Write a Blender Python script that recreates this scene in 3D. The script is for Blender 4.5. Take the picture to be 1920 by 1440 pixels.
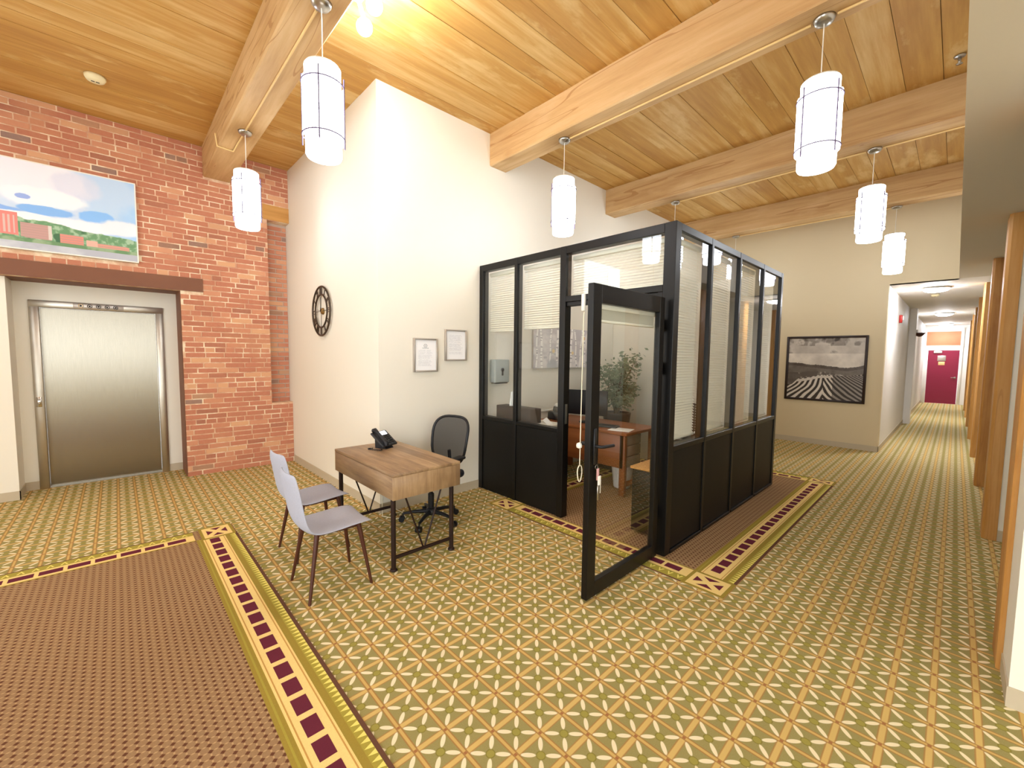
import bpy, bmesh, math, random
import numpy as np
from mathutils import Vector, Matrix, Euler

for o in list(bpy.data.objects):
    bpy.data.objects.remove(o, do_unlink=True)
sc = bpy.context.scene
col = sc.collection
random.seed(7)
PI = math.pi

# ------------------------------------------------------------------ camera
cam_d = bpy.data.cameras.new('camera'); cam = bpy.data.objects.new('camera', cam_d); col.objects.link(cam)
cam_d.sensor_width = 36.0; cam_d.lens = 36.0 * 784.56 / 1920.0; cam_d.clip_start = 0.05; cam_d.clip_end = 100
YAW, PITCH, ROLL = math.radians(46.618), math.radians(3.939), math.radians(-0.661)
fw = Vector((math.cos(YAW)*math.cos(PITCH), math.sin(YAW)*math.cos(PITCH), -math.sin(PITCH)))
rt0 = Vector((math.sin(YAW), -math.cos(YAW), 0)); dn0 = fw.cross(rt0)
rt = rt0*math.cos(ROLL) + dn0*math.sin(ROLL); dn = -rt0*math.sin(ROLL) + dn0*math.cos(ROLL)
m = Matrix(((rt.x, -dn.x, -fw.x), (rt.y, -dn.y, -fw.y), (rt.z, -dn.z, -fw.z))).to_4x4()
m.translation = Vector((0, 0, 1.65)); cam.matrix_world = m
sc.camera = cam

# ------------------------------------------------------------------ world, exposure
LAMP = 8.5          # radiance of the pendant shades
w = bpy.data.worlds.new('world'); sc.world = w; w.use_nodes = True
bg = w.node_tree.nodes['Background']; bg.inputs[0].default_value = (0.90, 0.96, 1.0, 1); bg.inputs[1].default_value = 3.0
vs = sc.view_settings
vs.view_transform = 'Standard'; vs.look = 'None'; vs.gamma = 1.0; vs.use_curve_mapping = False
vs.exposure = 0.86

# ------------------------------------------------------------------ material helpers
def L(c):
    if isinstance(c, str):
        c = tuple(int(c[i:i+2], 16)/255 for i in (0, 2, 4))
    return tuple((x/12.92 if x <= 0.04045 else ((x+0.055)/1.055)**2.4) for x in c) + (1.0,)

class NT:
    """small node-graph writer"""
    def __init__(s, name):
        s.m = bpy.data.materials.new(name); s.m.use_nodes = True
        s.n = s.m.node_tree.nodes; s.l = s.m.node_tree.links
        s.b = s.n['Principled BSDF']; s.out = s.n['Material Output']
    def node(s, t, **k):
        nd = s.n.new(t)
        for a, v in k.items(): setattr(nd, a, v)
        return nd
    def link(s, a, b): s.l.new(a, b)
    def put(s, sock, v):
        if hasattr(v, 'is_linked') or isinstance(v, bpy.types.NodeSocket): s.l.new(v, sock)
        else: sock.default_value = v
    def math(s, op, a, b=None, c=None):
        nd = s.n.new('ShaderNodeMath'); nd.operation = op
        s.put(nd.inputs[0], a)
        if b is not None: s.put(nd.inputs[1], b)
        if c is not None: s.put(nd.inputs[2], c)
        return nd.outputs[0]
    def mix(s, f, a, b):
        nd = s.n.new('ShaderNodeMix'); nd.data_type = 'RGBA'
        s.put(nd.inputs[0], f)
        s.put(nd.inputs[6], a if not isinstance(a, str) else L(a)); s.put(nd.inputs[7], b if not isinstance(b, str) else L(b))
        return nd.outputs[2]
    def coords(s, kind='Object'):
        return s.n.new('ShaderNodeTexCoord').outputs[kind]
    def mapping(s, vec, scale=(1, 1, 1), loc=(0, 0, 0)):
        nd = s.n.new('ShaderNodeMapping'); s.l.new(vec, nd.inputs[0])
        nd.inputs[3].default_value = scale
        if isinstance(loc, bpy.types.NodeSocket): s.l.new(loc, nd.inputs[1])
        else: nd.inputs[1].default_value = loc
        return nd.outputs[0]
    def noise(s, vec, scale, detail=3, rough=.55):
        nd = s.n.new('ShaderNodeTexNoise'); s.l.new(vec, nd.inputs['Vector'])
        nd.inputs['Scale'].default_value = scale; nd.inputs['Detail'].default_value = detail; nd.inputs['Roughness'].default_value = rough
        return nd.outputs['Fac']
    def ramp(s, f, stops):
        nd = s.n.new('ShaderNodeValToRGB'); s.l.new(f, nd.inputs[0]); e = nd.color_ramp.elements
        while len(e) > 1: e.remove(e[-1])
        for i, (p, c) in enumerate(stops):
            x = e[0] if i == 0 else e.new(p)
            x.position = p; x.color = L(c) if isinstance(c, str) else c
        return nd.outputs[0]
    def bump(s, h, strength=.3, dist=.01):
        nd = s.n.new('ShaderNodeBump'); s.l.new(h, nd.inputs['Height']); nd.inputs['Strength'].default_value = strength; nd.inputs['Distance'].default_value = dist
        s.l.new(nd.outputs[0], s.b.inputs['Normal'])
    def done(s, color=None, rough=.6, metal=0.0, spec=.4):
        if color is not None: s.put(s.b.inputs['Base Color'], color if not isinstance(color, str) else L(color))
        s.put(s.b.inputs['Roughness'], rough); s.b.inputs['Metallic'].default_value = metal
        s.b.inputs['Specular IOR Level'].default_value = spec
        return s.m

def plain(name, c, rough=.6, metal=0.0, spec=.4, var=.06, scale=14, bump=0):
    """base colour with a little procedural unevenness"""
    t = NT(name); v = t.coords(); n = t.noise(v, scale, 3)
    base = L(c); d = tuple(max(0, x*(1-var)) for x in base[:3])+(1,); u = tuple(min(1, x*(1+var)) for x in base[:3])+(1,)
    c2 = t.mix(n, d, u)
    if bump: t.bump(t.noise(v, scale*6, 4), bump, .004)
    return t.done(c2, rough, metal, spec)

def emis(name, c, strength):
    t = NT(name); e = t.node('ShaderNodeEmission'); e.inputs[0].default_value = L(c); e.inputs[1].default_value = strength
    t.link(e.outputs[0], t.out.inputs[0]); return t.m

def wood(name, dark, mid, light, axis='X', scale=1.0, rough=.55, rand=.35, patch=.0, spec=.35, crack=0.0):
    """wood with grain running along one axis; every object gets its own tone"""
    t = NT(name); v = t.coords()
    oi = t.node('ShaderNodeObjectInfo'); r = oi.outputs['Random']
    off = t.node('ShaderNodeCombineXYZ'); 
    for i in range(3): t.link(t.math('MULTIPLY', r, 37.0+11*i), off.inputs[i])
    sc_ = {'X': (.35, 5, 5), 'Y': (5, .35, 5), 'Z': (5, 5, .35)}[axis]
    sc_ = tuple(a*scale for a in sc_)
    vv = t.mapping(v, sc_, off.outputs[0])
    g = t.noise(vv, 3.0, 6, .65)
    g2 = t.noise(vv, .55, 2, .5)
    f = t.math('ADD', t.math('MULTIPLY', g, .6), t.math('MULTIPLY', g2, .4))
    f = t.math('ADD', f, t.math('MULTIPLY', t.math('SUBTRACT', r, .5), rand))
    c = t.ramp(f, [(.25, dark), (.5, mid), (.75, light)])
    if patch:
        pv = t.mapping(v, tuple(a**.35 for a in sc_), off.outputs[0])
        p = t.noise(pv, 2.2, 5, .6)
        pm = t.math('MULTIPLY', t.math('SMOOTH_MIN', t.math('MAXIMUM', t.math('MULTIPLY', t.math('SUBTRACT', p, .56), 9), 0), 1, .2), patch)
        c = t.mix(pm, c, light)
        k = t.noise(t.mapping(v, tuple(a**.5 for a in sc_), off.outputs[0]), 3.1, 2, .5)
        km = t.math('MULTIPLY', t.math('MINIMUM', t.math('MAXIMUM', t.math('MULTIPLY', t.math('SUBTRACT', k, .66), 8), 0), 1), .5)
        c = t.mix(km, c, dark)
    if crack:
        ck = t.noise(t.mapping(v, tuple(a*.5 for a in sc_), off.outputs[0]), 2.0, 2, .5)
        cm = t.math('MULTIPLY', t.math('LESS_THAN', t.math('ABSOLUTE', t.math('SUBTRACT', ck, .5)), .006), crack)
        c = t.mix(cm, c, dark)
    t.bump(g, .12, .01)
    return t.done(c, rough, 0, spec)

M = {}
M['paint'] = plain('cream_wall_paint', 'efe9da', .55, var=.015, scale=1.2, bump=.03)
M['paint_tan'] = plain('tan_wall_paint', 'd9c8a4', .6, var=.015, scale=1.2)
M['paint_white'] = plain('white_wall_paint', 'ece8e2', .6, var=.015, scale=1.5)
M['soffit'] = plain('soffit_paint', 'd9d0c0', .7, var=.02, scale=1)
M['base'] = plain('vinyl_baseboard', 'c3b59b', .5, var=.03)
M['ceil_dark'] = plain('ceiling_joint', '5b3a1c', .9)
M['plank'] = wood('ceiling_plank_wood', 'b07e3c', 'ca9b52', 'e4c486', 'X', 1.0, .6, .2, patch=.65)
M['beam'] = wood('beam_wood', 'ad804f', 'cda875', 'e0c297', 'Y', .9, .6, .12, patch=.3, crack=.75)
M['post'] = wood('post_wood', '9a5f26', 'c08a45', 'd6a565', 'Z', 1.0, .5, .2, patch=.2, crack=.3)
t_ = NT('mortar'); v_ = t_.coords(); n_ = t_.noise(v_, 4.5, 5, .65)
t_.bump(t_.noise(v_, 40, 3), .4, .005)
M['mortar'] = t_.done(t_.ramp(n_, [(.36, 'c99a7e'), (.5, 'dcb796'), (.6, 'efdcbe')]), .9, 0, .2)
M['mortar_grey'] = plain('dirty_mortar', 'c2ad9a', .9, var=.2, scale=6, bump=.3)
M['black_metal'] = plain('black_frame_metal', '0c0a09', .34, .0, .32, var=.1)
M['black_panel'] = plain('black_panel', '0b0907', .5, .0, .3, var=.12, scale=8)
M['steel'] = plain('brushed_nickel', 'b9b7b2', .3, 1.0, var=.08)
M['chrome'] = plain('polished_steel', 'd5d4d0', .15, 1.0)
M['white_plastic'] = plain('white_plastic', 'f0ece2', .45, var=.02)
M['cream_plastic'] = plain('cream_plastic', 'ece0b4', .45, var=.02)
M['grey_plastic'] = plain('grey_plastic', 'a9b0ad', .45, var=.04)
M['black_plastic'] = plain('black_plastic', '16161a', .4, var=.1)
M['dark_plastic'] = plain('charcoal_plastic', '2a2b2e', .4, var=.1)
M['blind'] = plain('blind_vinyl', 'f0ecdc', .5, var=.02)
M['cord'] = plain('white_cord', 'e9dfc4', .7)
M['conduit'] = plain('painted_conduit', 'e3c183', .5)
M['brown_steel'] = plain('brown_lintel_paint', '7d4f36', .6, var=.12, scale=4)
M['timber'] = wood('timber_lintel', 'a87636', 'c99450', 'dfb171', 'X', 1, .6, .1)
M['fabric'] = plain('grey_blue_fabric', 'b3b6c4', .9, 0, .2, var=.09, scale=90, bump=.25)
M['leg_brown'] = plain('dark_brown_leg', '4a2415', .4, var=.15)
M['rust_metal'] = plain('dark_bronze_metal', '2b1a14', .45, .3, var=.2)
M['paper'] = plain('white_paper', 'fbfaf7', .8, var=.01)
M['tissue_box'] = plain('dark_brown_card', '4a3c33', .6, var=.1)
M['red_door'] = plain('crimson_door_paint', '861a38', .4, var=.06, scale=3)
M['red'] = plain('red_plastic', 'b8332e', .4)
M['orange_panel'] = plain('salmon_panel', 'c98a66', .7, var=.12, scale=5)
M['leaf'] = plain('ficus_leaf', '76846a', .6, var=.35, scale=30)
M['bark'] = plain('ficus_bark', '6e5b45', .8, var=.2)
M['desk_red'] = wood('cherry_desk_wood', '6e3a1b', '95552a', 'ad6a38', 'Y', .8, .4, .05)
M['grey_desk'] = plain('drawer_painted_shade', '8b7a66', .6)  # grey puts the shade on the desk end into the drawer colour
M['navy'] = plain('navy_upholstery', '20242f', .85, var=.15)
M['frame_silver'] = plain('silver_frame', 'b9b0a6', .35, .5)
M['frame_dark'] = plain('espresso_frame', '2a1a17', .4)
M['bronze'] = plain('dark_bronze_clock_metal', '4a3d31', .35, .6, var=.2)
M['brass'] = plain('aged_brass', '8a6a3a', .4, .7)
M['bulb'] = emis('pendant_glow', 'f2f8ff', LAMP)
M['panelglow'] = emis('pendant_panel_glow', 'f2f7ff', LAMP*.9)
M['dome'] = emis('corridor_light_glow', 'f6f8ff', 95.0)
M['spot'] = emis('spotlight_glow', 'f4f8ff', 130.0)
M['screen'] = emis('lit_phone_screen', 'eef3ff', 2.2)
M['wire'] = plain('pendant_wire', '5a4c64', .7, 0)

def brick_mat(name, island):
    t = NT(name); v = t.coords()
    if island: r = t.node('ShaderNodeNewGeometry').outputs['Random Per Island']
    else: r = t.node('ShaderNodeObjectInfo').outputs['Random']
    c = t.ramp(r, [(0, 'a06350'), (.08, 'b26c54'), (.3, 'bd765c'), (.5, 'b87058'), (.7, 'c68264'), (.86, 'cf9070'), (.955, 'd9a67e'), (.98, '8d6a5a'), (1, '88706a')])
    geo = t.node('ShaderNodeNewGeometry').outputs['Position']
    n = t.noise(geo, 30, 4, .6); n2 = t.noise(geo, 1.4, 3, .55)
    c = t.mix(t.math('MULTIPLY', n, .32), c, 'd9a884')
    lime = t.math('MULTIPLY', t.math('MINIMUM', t.math('MAXIMUM', t.math('MULTIPLY', t.math('SUBTRACT', n2, .56), 6), 0), 1), .38)
    c = t.mix(lime, c, 'dcae82')
    t.bump(n, .5, .006)
    return t.done(c, .85, 0, .25)
M['brick'] = brick_mat('red_brick', False); M['brick_mass'] = brick_mat('red_brick_mass', True)

def glass_mat():
    t = NT('clear_glass'); tr = t.node('ShaderNodeBsdfTransparent'); tr.inputs[0].default_value = (.985, .995, .99, 1)
    gl = t.node('ShaderNodeBsdfGlossy'); gl.inputs['Roughness'].default_value = .0
    fr = t.node('ShaderNodeFresnel'); fr.inputs[0].default_value = 1.52
    g = t.node('ShaderNodeNewGeometry')
    f = t.math('MULTIPLY', fr.outputs[0], t.math('SUBTRACT', 1.0, g.outputs['Backfacing']))
    f = t.math('MINIMUM', t.math('MULTIPLY', f, 1.7), 1.0)
    mx = t.node('ShaderNodeMixShader'); t.link(f, mx.inputs[0]); t.link(tr.outputs[0], mx.inputs[1]); t.link(gl.outputs[0], mx.inputs[2])
    t.link(mx.outputs[0], t.out.inputs[0]); return t.m
M['glass'] = glass_mat()

def brushed():
    t = NT('brushed_stainless'); v = t.coords()
    n = t.noise(t.mapping(v, (60, 60, 1.2)), 6, 3, .6)
    t.bump(n, .05, .002)
    t.put(t.b.inputs['Anisotropic'], .6) if 'Anisotropic' in t.b.inputs else None
    return t.done(t.mix(n, '8d8678', 'a29a8b'), .27, 1.0)
M['stainless'] = brushed()
M['stainless_trim'] = plain('satin_stainless_trim', 'c9c3b6', .4, 1.0, var=.05)

def mesh_fabric():
    t = NT('chair_mesh'); tr = t.node('ShaderNodeBsdfTransparent')
    t.done('1d2026', .8); mx = t.node('ShaderNodeMixShader'); mx.inputs[0].default_value = .78
    t.link(tr.outputs[0], mx.inputs[1]); t.link(t.b.outputs[0], mx.inputs[2]); t.link(mx.outputs[0], t.out.inputs[0]); return t.m
M['mesh'] = mesh_fabric()

def desktop_mat(name, axis):
    """rustic desk: strips of different browns along the length"""
    t = NT(name); v = t.coords(); sep = t.node('ShaderNodeSeparateXYZ'); t.link(v, sep.inputs[0])
    across = sep.outputs['X'] if axis == 'Y' else sep.outputs['Y']
    strip = t.math('FLOOR', t.math('MULTIPLY', across, 9.0 if axis == 'Y' else 6.0))
    wn = t.node('ShaderNodeTexWhiteNoise', noise_dimensions='1D'); t.link(strip, wn.inputs['W'])
    vv = t.mapping(v, (14, 1.2, 14) if axis == 'Y' else (14, 14, 1.2))
    g = t.noise(vv, 2.5, 6, .65); g2 = t.noise(t.mapping(v, (3, 1, 3)), 3, 3)
    f = t.math('ADD', t.math('MULTIPLY', g, .55), t.math('MULTIPLY', wn.outputs['Value'], .3))
    f = t.math('ADD', f, t.math('MULTIPLY', g2, .25))
    c = t.ramp(f, [(.25, '735943'), (.5, 'a1825f'), (.7, 'bf9f78'), (.9, 'd3b994')])
    return t.done(c, .42, 0, .4)
M['desk_top'] = desktop_mat('rustic_desktop', 'Y'); M['desk_side'] = desktop_mat('rustic_desk_side', 'Z')

# -------- carpet with the lattice pattern
def carpet():
    t = NT('lattice_carpet'); v = t.node('ShaderNodeNewGeometry').outputs['Position']
    s = t.node('ShaderNodeSeparateXYZ'); t.link(v, s.inputs[0])
    PXX, PYY = .148, .1468
    def cell(o, off, p):
        q = t.math('DIVIDE', t.math('SUBTRACT', o, off), p)
        return t.math('SUBTRACT', q, t.math('ROUND', q))
    fu = cell(s.outputs[0], 1.287, PXX); fv = cell(s.outputs[1], 1.304, PYY)
    a = t.math('ABSOLUTE', fu); b = t.math('ABSOLUTE', fv)
    sm = lambda x, lo, hi: t.math('MINIMUM', t.math('MAXIMUM', t.math('DIVIDE', t.math('SUBTRACT', hi, x), hi-lo), 0), 1)   # 1 below lo, 0 above hi
    nz = t.noise(v, 220, 2, .6); nz2 = t.noise(v, 3.0, 3, .6)
    c = t.mix(t.math('MULTIPLY', nz, .9), '92884e', 'ada270')
    ca = t.math('SUBTRACT', a, .5); cb = t.math('SUBTRACT', b, .5)
    # olive bands under the leaves, leading to the cell centre
    band = sm(t.math('ABSOLUTE', t.math('SUBTRACT', a, b)), .05, .075)
    c = t.mix(t.math('MULTIPLY', band, .28), c, '9a9344')
    rr = t.math('SQRT', t.math('ADD', t.math('MULTIPLY', ca, ca), t.math('MULTIPLY', cb, cb)))
    c = t.mix(sm(rr, .125, .15), c, '857c38'); c = t.mix(sm(rr, .10, .125), c, 'a49a4e')
    # gold bars with brown edges
    c = t.mix(sm(b, .095, .115), c, 'b08550'); c = t.mix(sm(b, .06, .085), c, 'dcbb74')
    c = t.mix(sm(a, .072, .09), c, 'ab7f4b'); c = t.mix(sm(a, .035, .055), c, 'd6b26c')
    c = t.mix(sm(t.math('MAXIMUM', a, b), .035, .055), c, 'aa7048')
    # pale leaves along both diagonals
    sd = t.math('DIVIDE', t.math('SUBTRACT', t.math('ADD', a, b), .50), .31)
    dd = t.math('DIVIDE', t.math('SUBTRACT', a, b), .098)
    ell = t.math('ADD', t.math('MULTIPLY', sd, sd), t.math('MULTIPLY', dd, dd))
    c = t.mix(sm(ell, .75, 1.1), c, 'f8eac6')
    c = t.mix(t.math('MULTIPLY', nz2, .16), c, '8a7a3a')
    t.bump(nz, .25, .004)
    return t.done(c, .95, 0, .1)
M['carpet'] = carpet()
def weave():
    t = NT('brown_weave_carpet'); v = t.node('ShaderNodeNewGeometry').outputs['Position']
    s = t.node('ShaderNodeSeparateXYZ'); t.link(v, s.inputs[0]); P_ = .0367
    q = [t.math('DIVIDE', s.outputs[i], P_) for i in (0, 1)]
    f = [t.math('ABSOLUTE', t.math('SUBTRACT', x, t.math('ROUND', x))) for x in q]
    g = [t.math('ABSOLUTE', t.math('SUBTRACT', t.math('SUBTRACT', x, .5), t.math('ROUND', t.math('SUBTRACT', x, .5)))) for x in q]
    sm = lambda x, lo, hi: t.math('MINIMUM', t.math('MAXIMUM', t.math('DIVIDE', t.math('SUBTRACT', hi, x), hi-lo), 0), 1)
    nz = t.noise(v, 240, 2, .6)
    c = t.mix(nz, '8d6e50', 'ab8a64')
    # light ticks midway between the dots, brown dots on the grid
    k1 = t.math('ADD', t.math('MULTIPLY', g[0], 1.1), t.math('MULTIPLY', f[1], 2.6)); k2 = t.math('ADD', t.math('MULTIPLY', f[0], 2.6), t.math('MULTIPLY', g[1], 1.1))
    c = t.mix(t.math('MULTIPLY', sm(t.math('MINIMUM', k1, k2), .24, .36), .75), c, 'c8a67a')
    c = t.mix(sm(t.math('ADD', f[0], f[1]), .24, .34), c, '68422f')
    t.bump(nz, .2, .003)
    return t.done(c, .95, 0, .1)
M['weave'] = weave()
for k, cc in dict(c_olive='a08a3c', c_green='ab9c44', c_cream='f2d48a', c_purple='6a2b3a', c_line='6b4a3a', c_spike='efe07a', c_tan='c99a55').items():
    M[k] = plain('carpet_'+k[2:], cc, .95, 0, .1, var=.12, scale=160)

# ------------------------------------------------------------------ mesh helpers
class MB:
    def __init__(s): s.v = []; s.f = []; s.mi = []; s.sm = []
    def add(s, vs_, fs, mi=0, smooth=False):
        k = len(s.v); s.v += [tuple(x) for x in vs_]
        for f in fs: s.f.append(tuple(i+k for i in f)); s.mi.append(mi); s.sm.append(smooth)
        return s
    def box(s, x0, y0, z0, x1, y1, z1, mi=0, M4=None):
        vs_ = [Vector(p) for p in ((x0,y0,z0),(x1,y0,z0),(x1,y1,z0),(x0,y1,z0),(x0,y0,z1),(x1,y0,z1),(x1,y1,z1),(x0,y1,z1))]
        if M4 is not None: vs_ = [M4 @ p for p in vs_]
        return s.add(vs_, [(0,3,2,1),(4,5,6,7),(0,1,5,4),(1,2,6,5),(2,3,7,6),(3,0,4,7)], mi)
    def rbox(s, x0, y0, z0, x1, y1, z1, r=.01, seg=2, mi=0, M4=None, smooth=True):
        bm = bmesh.new(); bmesh.ops.create_cube(bm, size=1)
        for v in bm.verts: v.co = Vector(((x0+x1)/2+v.co.x*(x1-x0), (y0+y1)/2+v.co.y*(y1-y0), (z0+z1)/2+v.co.z*(z1-z0)))
        bmesh.ops.bevel(bm, geom=bm.edges[:], offset=r, segments=seg, affect='EDGES', profile=.5)
        bm.verts.index_update()
        vs_ = [v.co.copy() for v in bm.verts]
        if M4 is not None: vs_ = [M4 @ p for p in vs_]
        fs = [tuple(v.index for v in f.verts) for f in bm.faces]; bm.free()
        return s.add(vs_, fs, mi, smooth)
    def tube(s, pts, r, n=10, mi=0, cap=True, closed=False, rs=None):
        pts = [Vector(p) for p in pts]; N = len(pts); rings = []
        prev = None
        for i, p in enumerate(pts):
            if closed: t = (pts[(i+1) % N]-pts[i-1])
            else: t = (pts[min(i+1, N-1)]-pts[max(i-1, 0)])
            t.normalize()
            if prev is None:
                u = t.orthogonal().normalized()
            else:
                u = prev - t*prev.dot(t)
                u = u.normalized() if u.length > 1e-6 else t.orthogonal().normalized()
            prev = u; v = t.cross(u); rr = rs[i] if rs else r
            rings.append([p+u*rr*math.cos(2*PI*k/n)+v*rr*math.sin(2*PI*k/n) for k in range(n)])
        vs_ = [q for rg in rings for q in rg]; fs = []
        for i in range(N if closed else N-1):
            j = (i+1) % N
            for k in range(n): fs.append((i*n+k, i*n+(k+1) % n, j*n+(k+1) % n, j*n+k))
        s.add(vs_, fs, mi, True)
        if cap and not closed:
            s.add(rings[0], [tuple(reversed(range(n)))], mi); s.add(rings[-1], [tuple(range(n))], mi)
        return s
    def lathe(s, prof, c=(0, 0, 0), n=24, mi=0, smooth=True, M4=None):
        vs_ = []; fs = []
        for (r, z) in prof:
            for k in range(n): vs_.append(Vector((c[0]+r*math.cos(2*PI*k/n), c[1]+r*math.sin(2*PI*k/n), c[2]+z)))
        if M4 is not None: vs_ = [M4 @ p for p in vs_]
        for i in range(len(prof)-1):
            for k in range(n): fs.append((i*n+k, i*n+(k+1) % n, (i+1)*n+(k+1) % n, (i+1)*n+k))
        fs.append(tuple(reversed(range(n)))); fs.append(tuple((len(prof)-1)*n+k for k in range(n)))
        return s.add(vs_, fs, mi, smooth)
    def prism(s, poly, z0, z1, mi=0, M4=None):
        n = len(poly); vs_ = [Vector((p[0], p[1], z0)) for p in poly]+[Vector((p[0], p[1], z1)) for p in poly]
        if M4 is not None: vs_ = [M4 @ p for p in vs_]
        fs = [tuple(reversed(range(n))), tuple(range(n, 2*n))]+[(i, (i+1) % n, n+(i+1) % n, n+i) for i in range(n)]
        return s.add(vs_, fs, mi)
    def build(s, name, mat, parent=None, loc=None, kind=None, label=None):
        me = bpy.data.meshes.new(name); me.from_pydata(s.v, [], s.f)
        for mm in (mat if isinstance(mat, (list, tuple)) else [mat]): me.materials.append(M[mm] if isinstance(mm, str) else mm)
        me.polygons.foreach_set('material_index', s.mi); me.polygons.foreach_set('use_smooth', s.sm); me.update()
        o = bpy.data.objects.new(name, me); col.objects.link(o)
        if parent is not None: o.parent = parent
        if loc: o.location = loc
        if kind: o['kind'] = kind
        if label: o['label'] = label
        return o

def centred(mb, name, mat, parent=None, **k):
    """build with the origin in the middle of the mesh (world placement kept)"""
    a = np.array([tuple(v) for v in mb.v]); c = (a.min(0)+a.max(0))/2
    if parent is None: pass
    mb.v = [tuple(np.array(tuple(v))-c) for v in mb.v]
    return mb.build(name, mat, parent, loc=tuple(c), **k)

def thing(name, label, cat, loc=(0, 0, 0), rz=0, group=None):
    o = bpy.data.objects.new(name, None); col.objects.link(o); o.empty_display_size = .05
    o.location = loc; o.rotation_euler = (0, 0, rz); o['label'] = label; o['category'] = cat
    if group: o['group'] = group
    return o
def tag(o, label, cat, group=None):
    o['label'] = label; o['category'] = cat
    if group: o['group'] = group
    return o
def dup(o, loc, rz=0, label=None, group=None):
    r = o.copy(); col.objects.link(r); r.location = loc; r.rotation_euler = (0, 0, rz)
    if label: r['label'] = label
    if group: r['group'] = group
    for ch in o.children:
        c = ch.copy(); col.objects.link(c); c.parent = r
        for g in ch.children:
            d = g.copy(); col.objects.link(d); d.parent = c
    return r
def struct(mb, name, mat, parent=None): return mb.build(name, mat, parent, kind='structure')
def vnoise(w, h, fx, fy, seed, octv=4):
    rng = np.random.RandomState(seed); out = np.zeros((h, w)); amp = 1; tot = 0
    for o in range(octv):
        gx, gy = max(2, int(fx*2**o)+2), max(2, int(fy*2**o)+2); g = rng.rand(gy, gx)
        x = np.linspace(0, gx-1.001, w); y = np.linspace(0, gy-1.001, h); xi = x.astype(int); yi = y.astype(int)
        tx = x-xi; ty = (y-yi)[:, None]; tx = tx*tx*(3-2*tx); ty = ty*ty*(3-2*ty)
        a = g[np.ix_(yi, xi)]*(1-tx)+g[np.ix_(yi, xi+1)]*tx; b = g[np.ix_(yi+1, xi)]*(1-tx)+g[np.ix_(yi+1, xi+1)]*tx
        out += amp*(a*(1-ty)+b*ty); tot += amp; amp *= .55
    return out/tot
_pm = {}
def picture(name, img, p0, ux, uz, parent, rough=.5):
    """flat print: img (h,w,3) sRGB rows from top, on a rectangle from the lower left corner p0 spanned by ux, uz"""
    h, w_, _ = img.shape; p0 = Vector(p0); ux = Vector(ux); uz = Vector(uz)
    vs_ = [p0+ux*(i/w_)+uz*(j/h) for j in range(h+1) for i in range(w_+1)]
    fs = [(j*(w_+1)+i, j*(w_+1)+i+1, (j+1)*(w_+1)+i+1, (j+1)*(w_+1)+i) for j in range(h) for i in range(w_)]
    me = bpy.data.meshes.new(name); me.from_pydata([tuple(v) for v in vs_], [], fs)
    at = me.color_attributes.new('print', 'FLOAT_COLOR', 'CORNER')
    im = np.clip(img[::-1], 0, 1); lin = np.where(im <= .04045, im/12.92, ((im+.055)/1.055)**2.4).reshape(-1, 3)
    c4 = np.concatenate([lin, np.ones((len(lin), 1))], 1); c4 = np.repeat(c4, 4, 0).astype(np.float32)
    at.data.foreach_set('color', c4.ravel())
    if rough not in _pm:
        t = NT('printed_picture'); a = t.node('ShaderNodeAttribute'); a.attribute_name = 'print'; _pm[rough] = t.done(a.outputs['Color'], rough, 0, .3)
    me.materials.append(_pm[rough]); o = bpy.data.objects.new(name, me); col.objects.link(o); o.parent = parent
    return o
def mixc(a, b, f): f = f[..., None]; return a*(1-f)+np.array(b)*f
def rgb(h): return np.array([int(h[i:i+2], 16)/255 for i in (0, 2, 4)])
def sstep(x, a, b): t = np.clip((x-a)/(b-a), 0, 1); return t*t*(3-2*t)

# ================================================================== STRUCTURE
CZ, BZ, SZ = 4.30, 3.925, 2.95          # plank ceiling, beam underside, low corridor ceiling
YW, XC, YB, XF = 4.0, 1.925, 6.87, 9.80  # back wall, clock wall, brick wall, far wall
YS = .042                                # edge of the low ceiling
struct(MB().box(-5, -7.2, -.1, 23.2, 7.6, 0), 'floor', 'carpet')

# plank ceiling: boards run along X, broken over the beams
ceil = struct(MB().box(-5, YS, CZ+.012, XF+.2, 7.2, CZ+.1), 'ceiling', 'ceil_dark')
BX = [-1.43, 1.06, 3.535, 6.07, 8.55]
ends = [-5, -1.43, 1.06, 3.505, 5.94, 8.44, XF]
random.seed(3)
y = YS+.001; row = 0
widths = []
while y < 7.0:
    wd = random.choice([.17, .19, .21, .24, .26]); widths.append((y, min(y+wd, 7.05))); y += wd
for i in range(len(ends)-1):
    for (y0, y1) in widths:
        if i >= 3 and y0 > YW+.1: continue
        xe = XC+.1 if (i == 2 and y0 > YW+.1) else ends[i+1]
        if i == 0: 
            continue
        dz = random.uniform(0, .008); g = .002
        centred(MB().box(ends[i]+.0005, y0+g, CZ-.004+dz, xe-.0005, y1-g, CZ+.014), 'plank', 'plank', ceil)
MB().box(-5, YS+.002, CZ-.004, -1.44, 7.05, CZ+.014).build('plank_field', 'plank', ceil)

def beam(x0, x1, y0, y1, name='ceiling_beam'):
    b = MB(); c = .012; zb = BZ
    poly = [(x0+c, zb), (x1-c, zb), (x1, zb+c), (x1, CZ), (x0, CZ), (x0, zb+c)]
    vs_ = [(p[0], yy, p[1]) for yy in (y0, y1) for p in poly]; n = 6
    b.add(vs_, [tuple(range(n)), tuple(reversed(range(n, 2*n)))]+[(i, n+i, n+(i+1) % n, (i+1) % n) for i in range(n)])
    return struct(b, name, 'beam')
for (x0, x1, ye) in ((-1.58, -1.28, YB), (.91, 1.21, YB), (3.37, 3.64, YW), (5.80, 6.08, YW), (8.30, 8.57, YW)):
    beam(x0, x1, YS, ye+.002)

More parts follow.
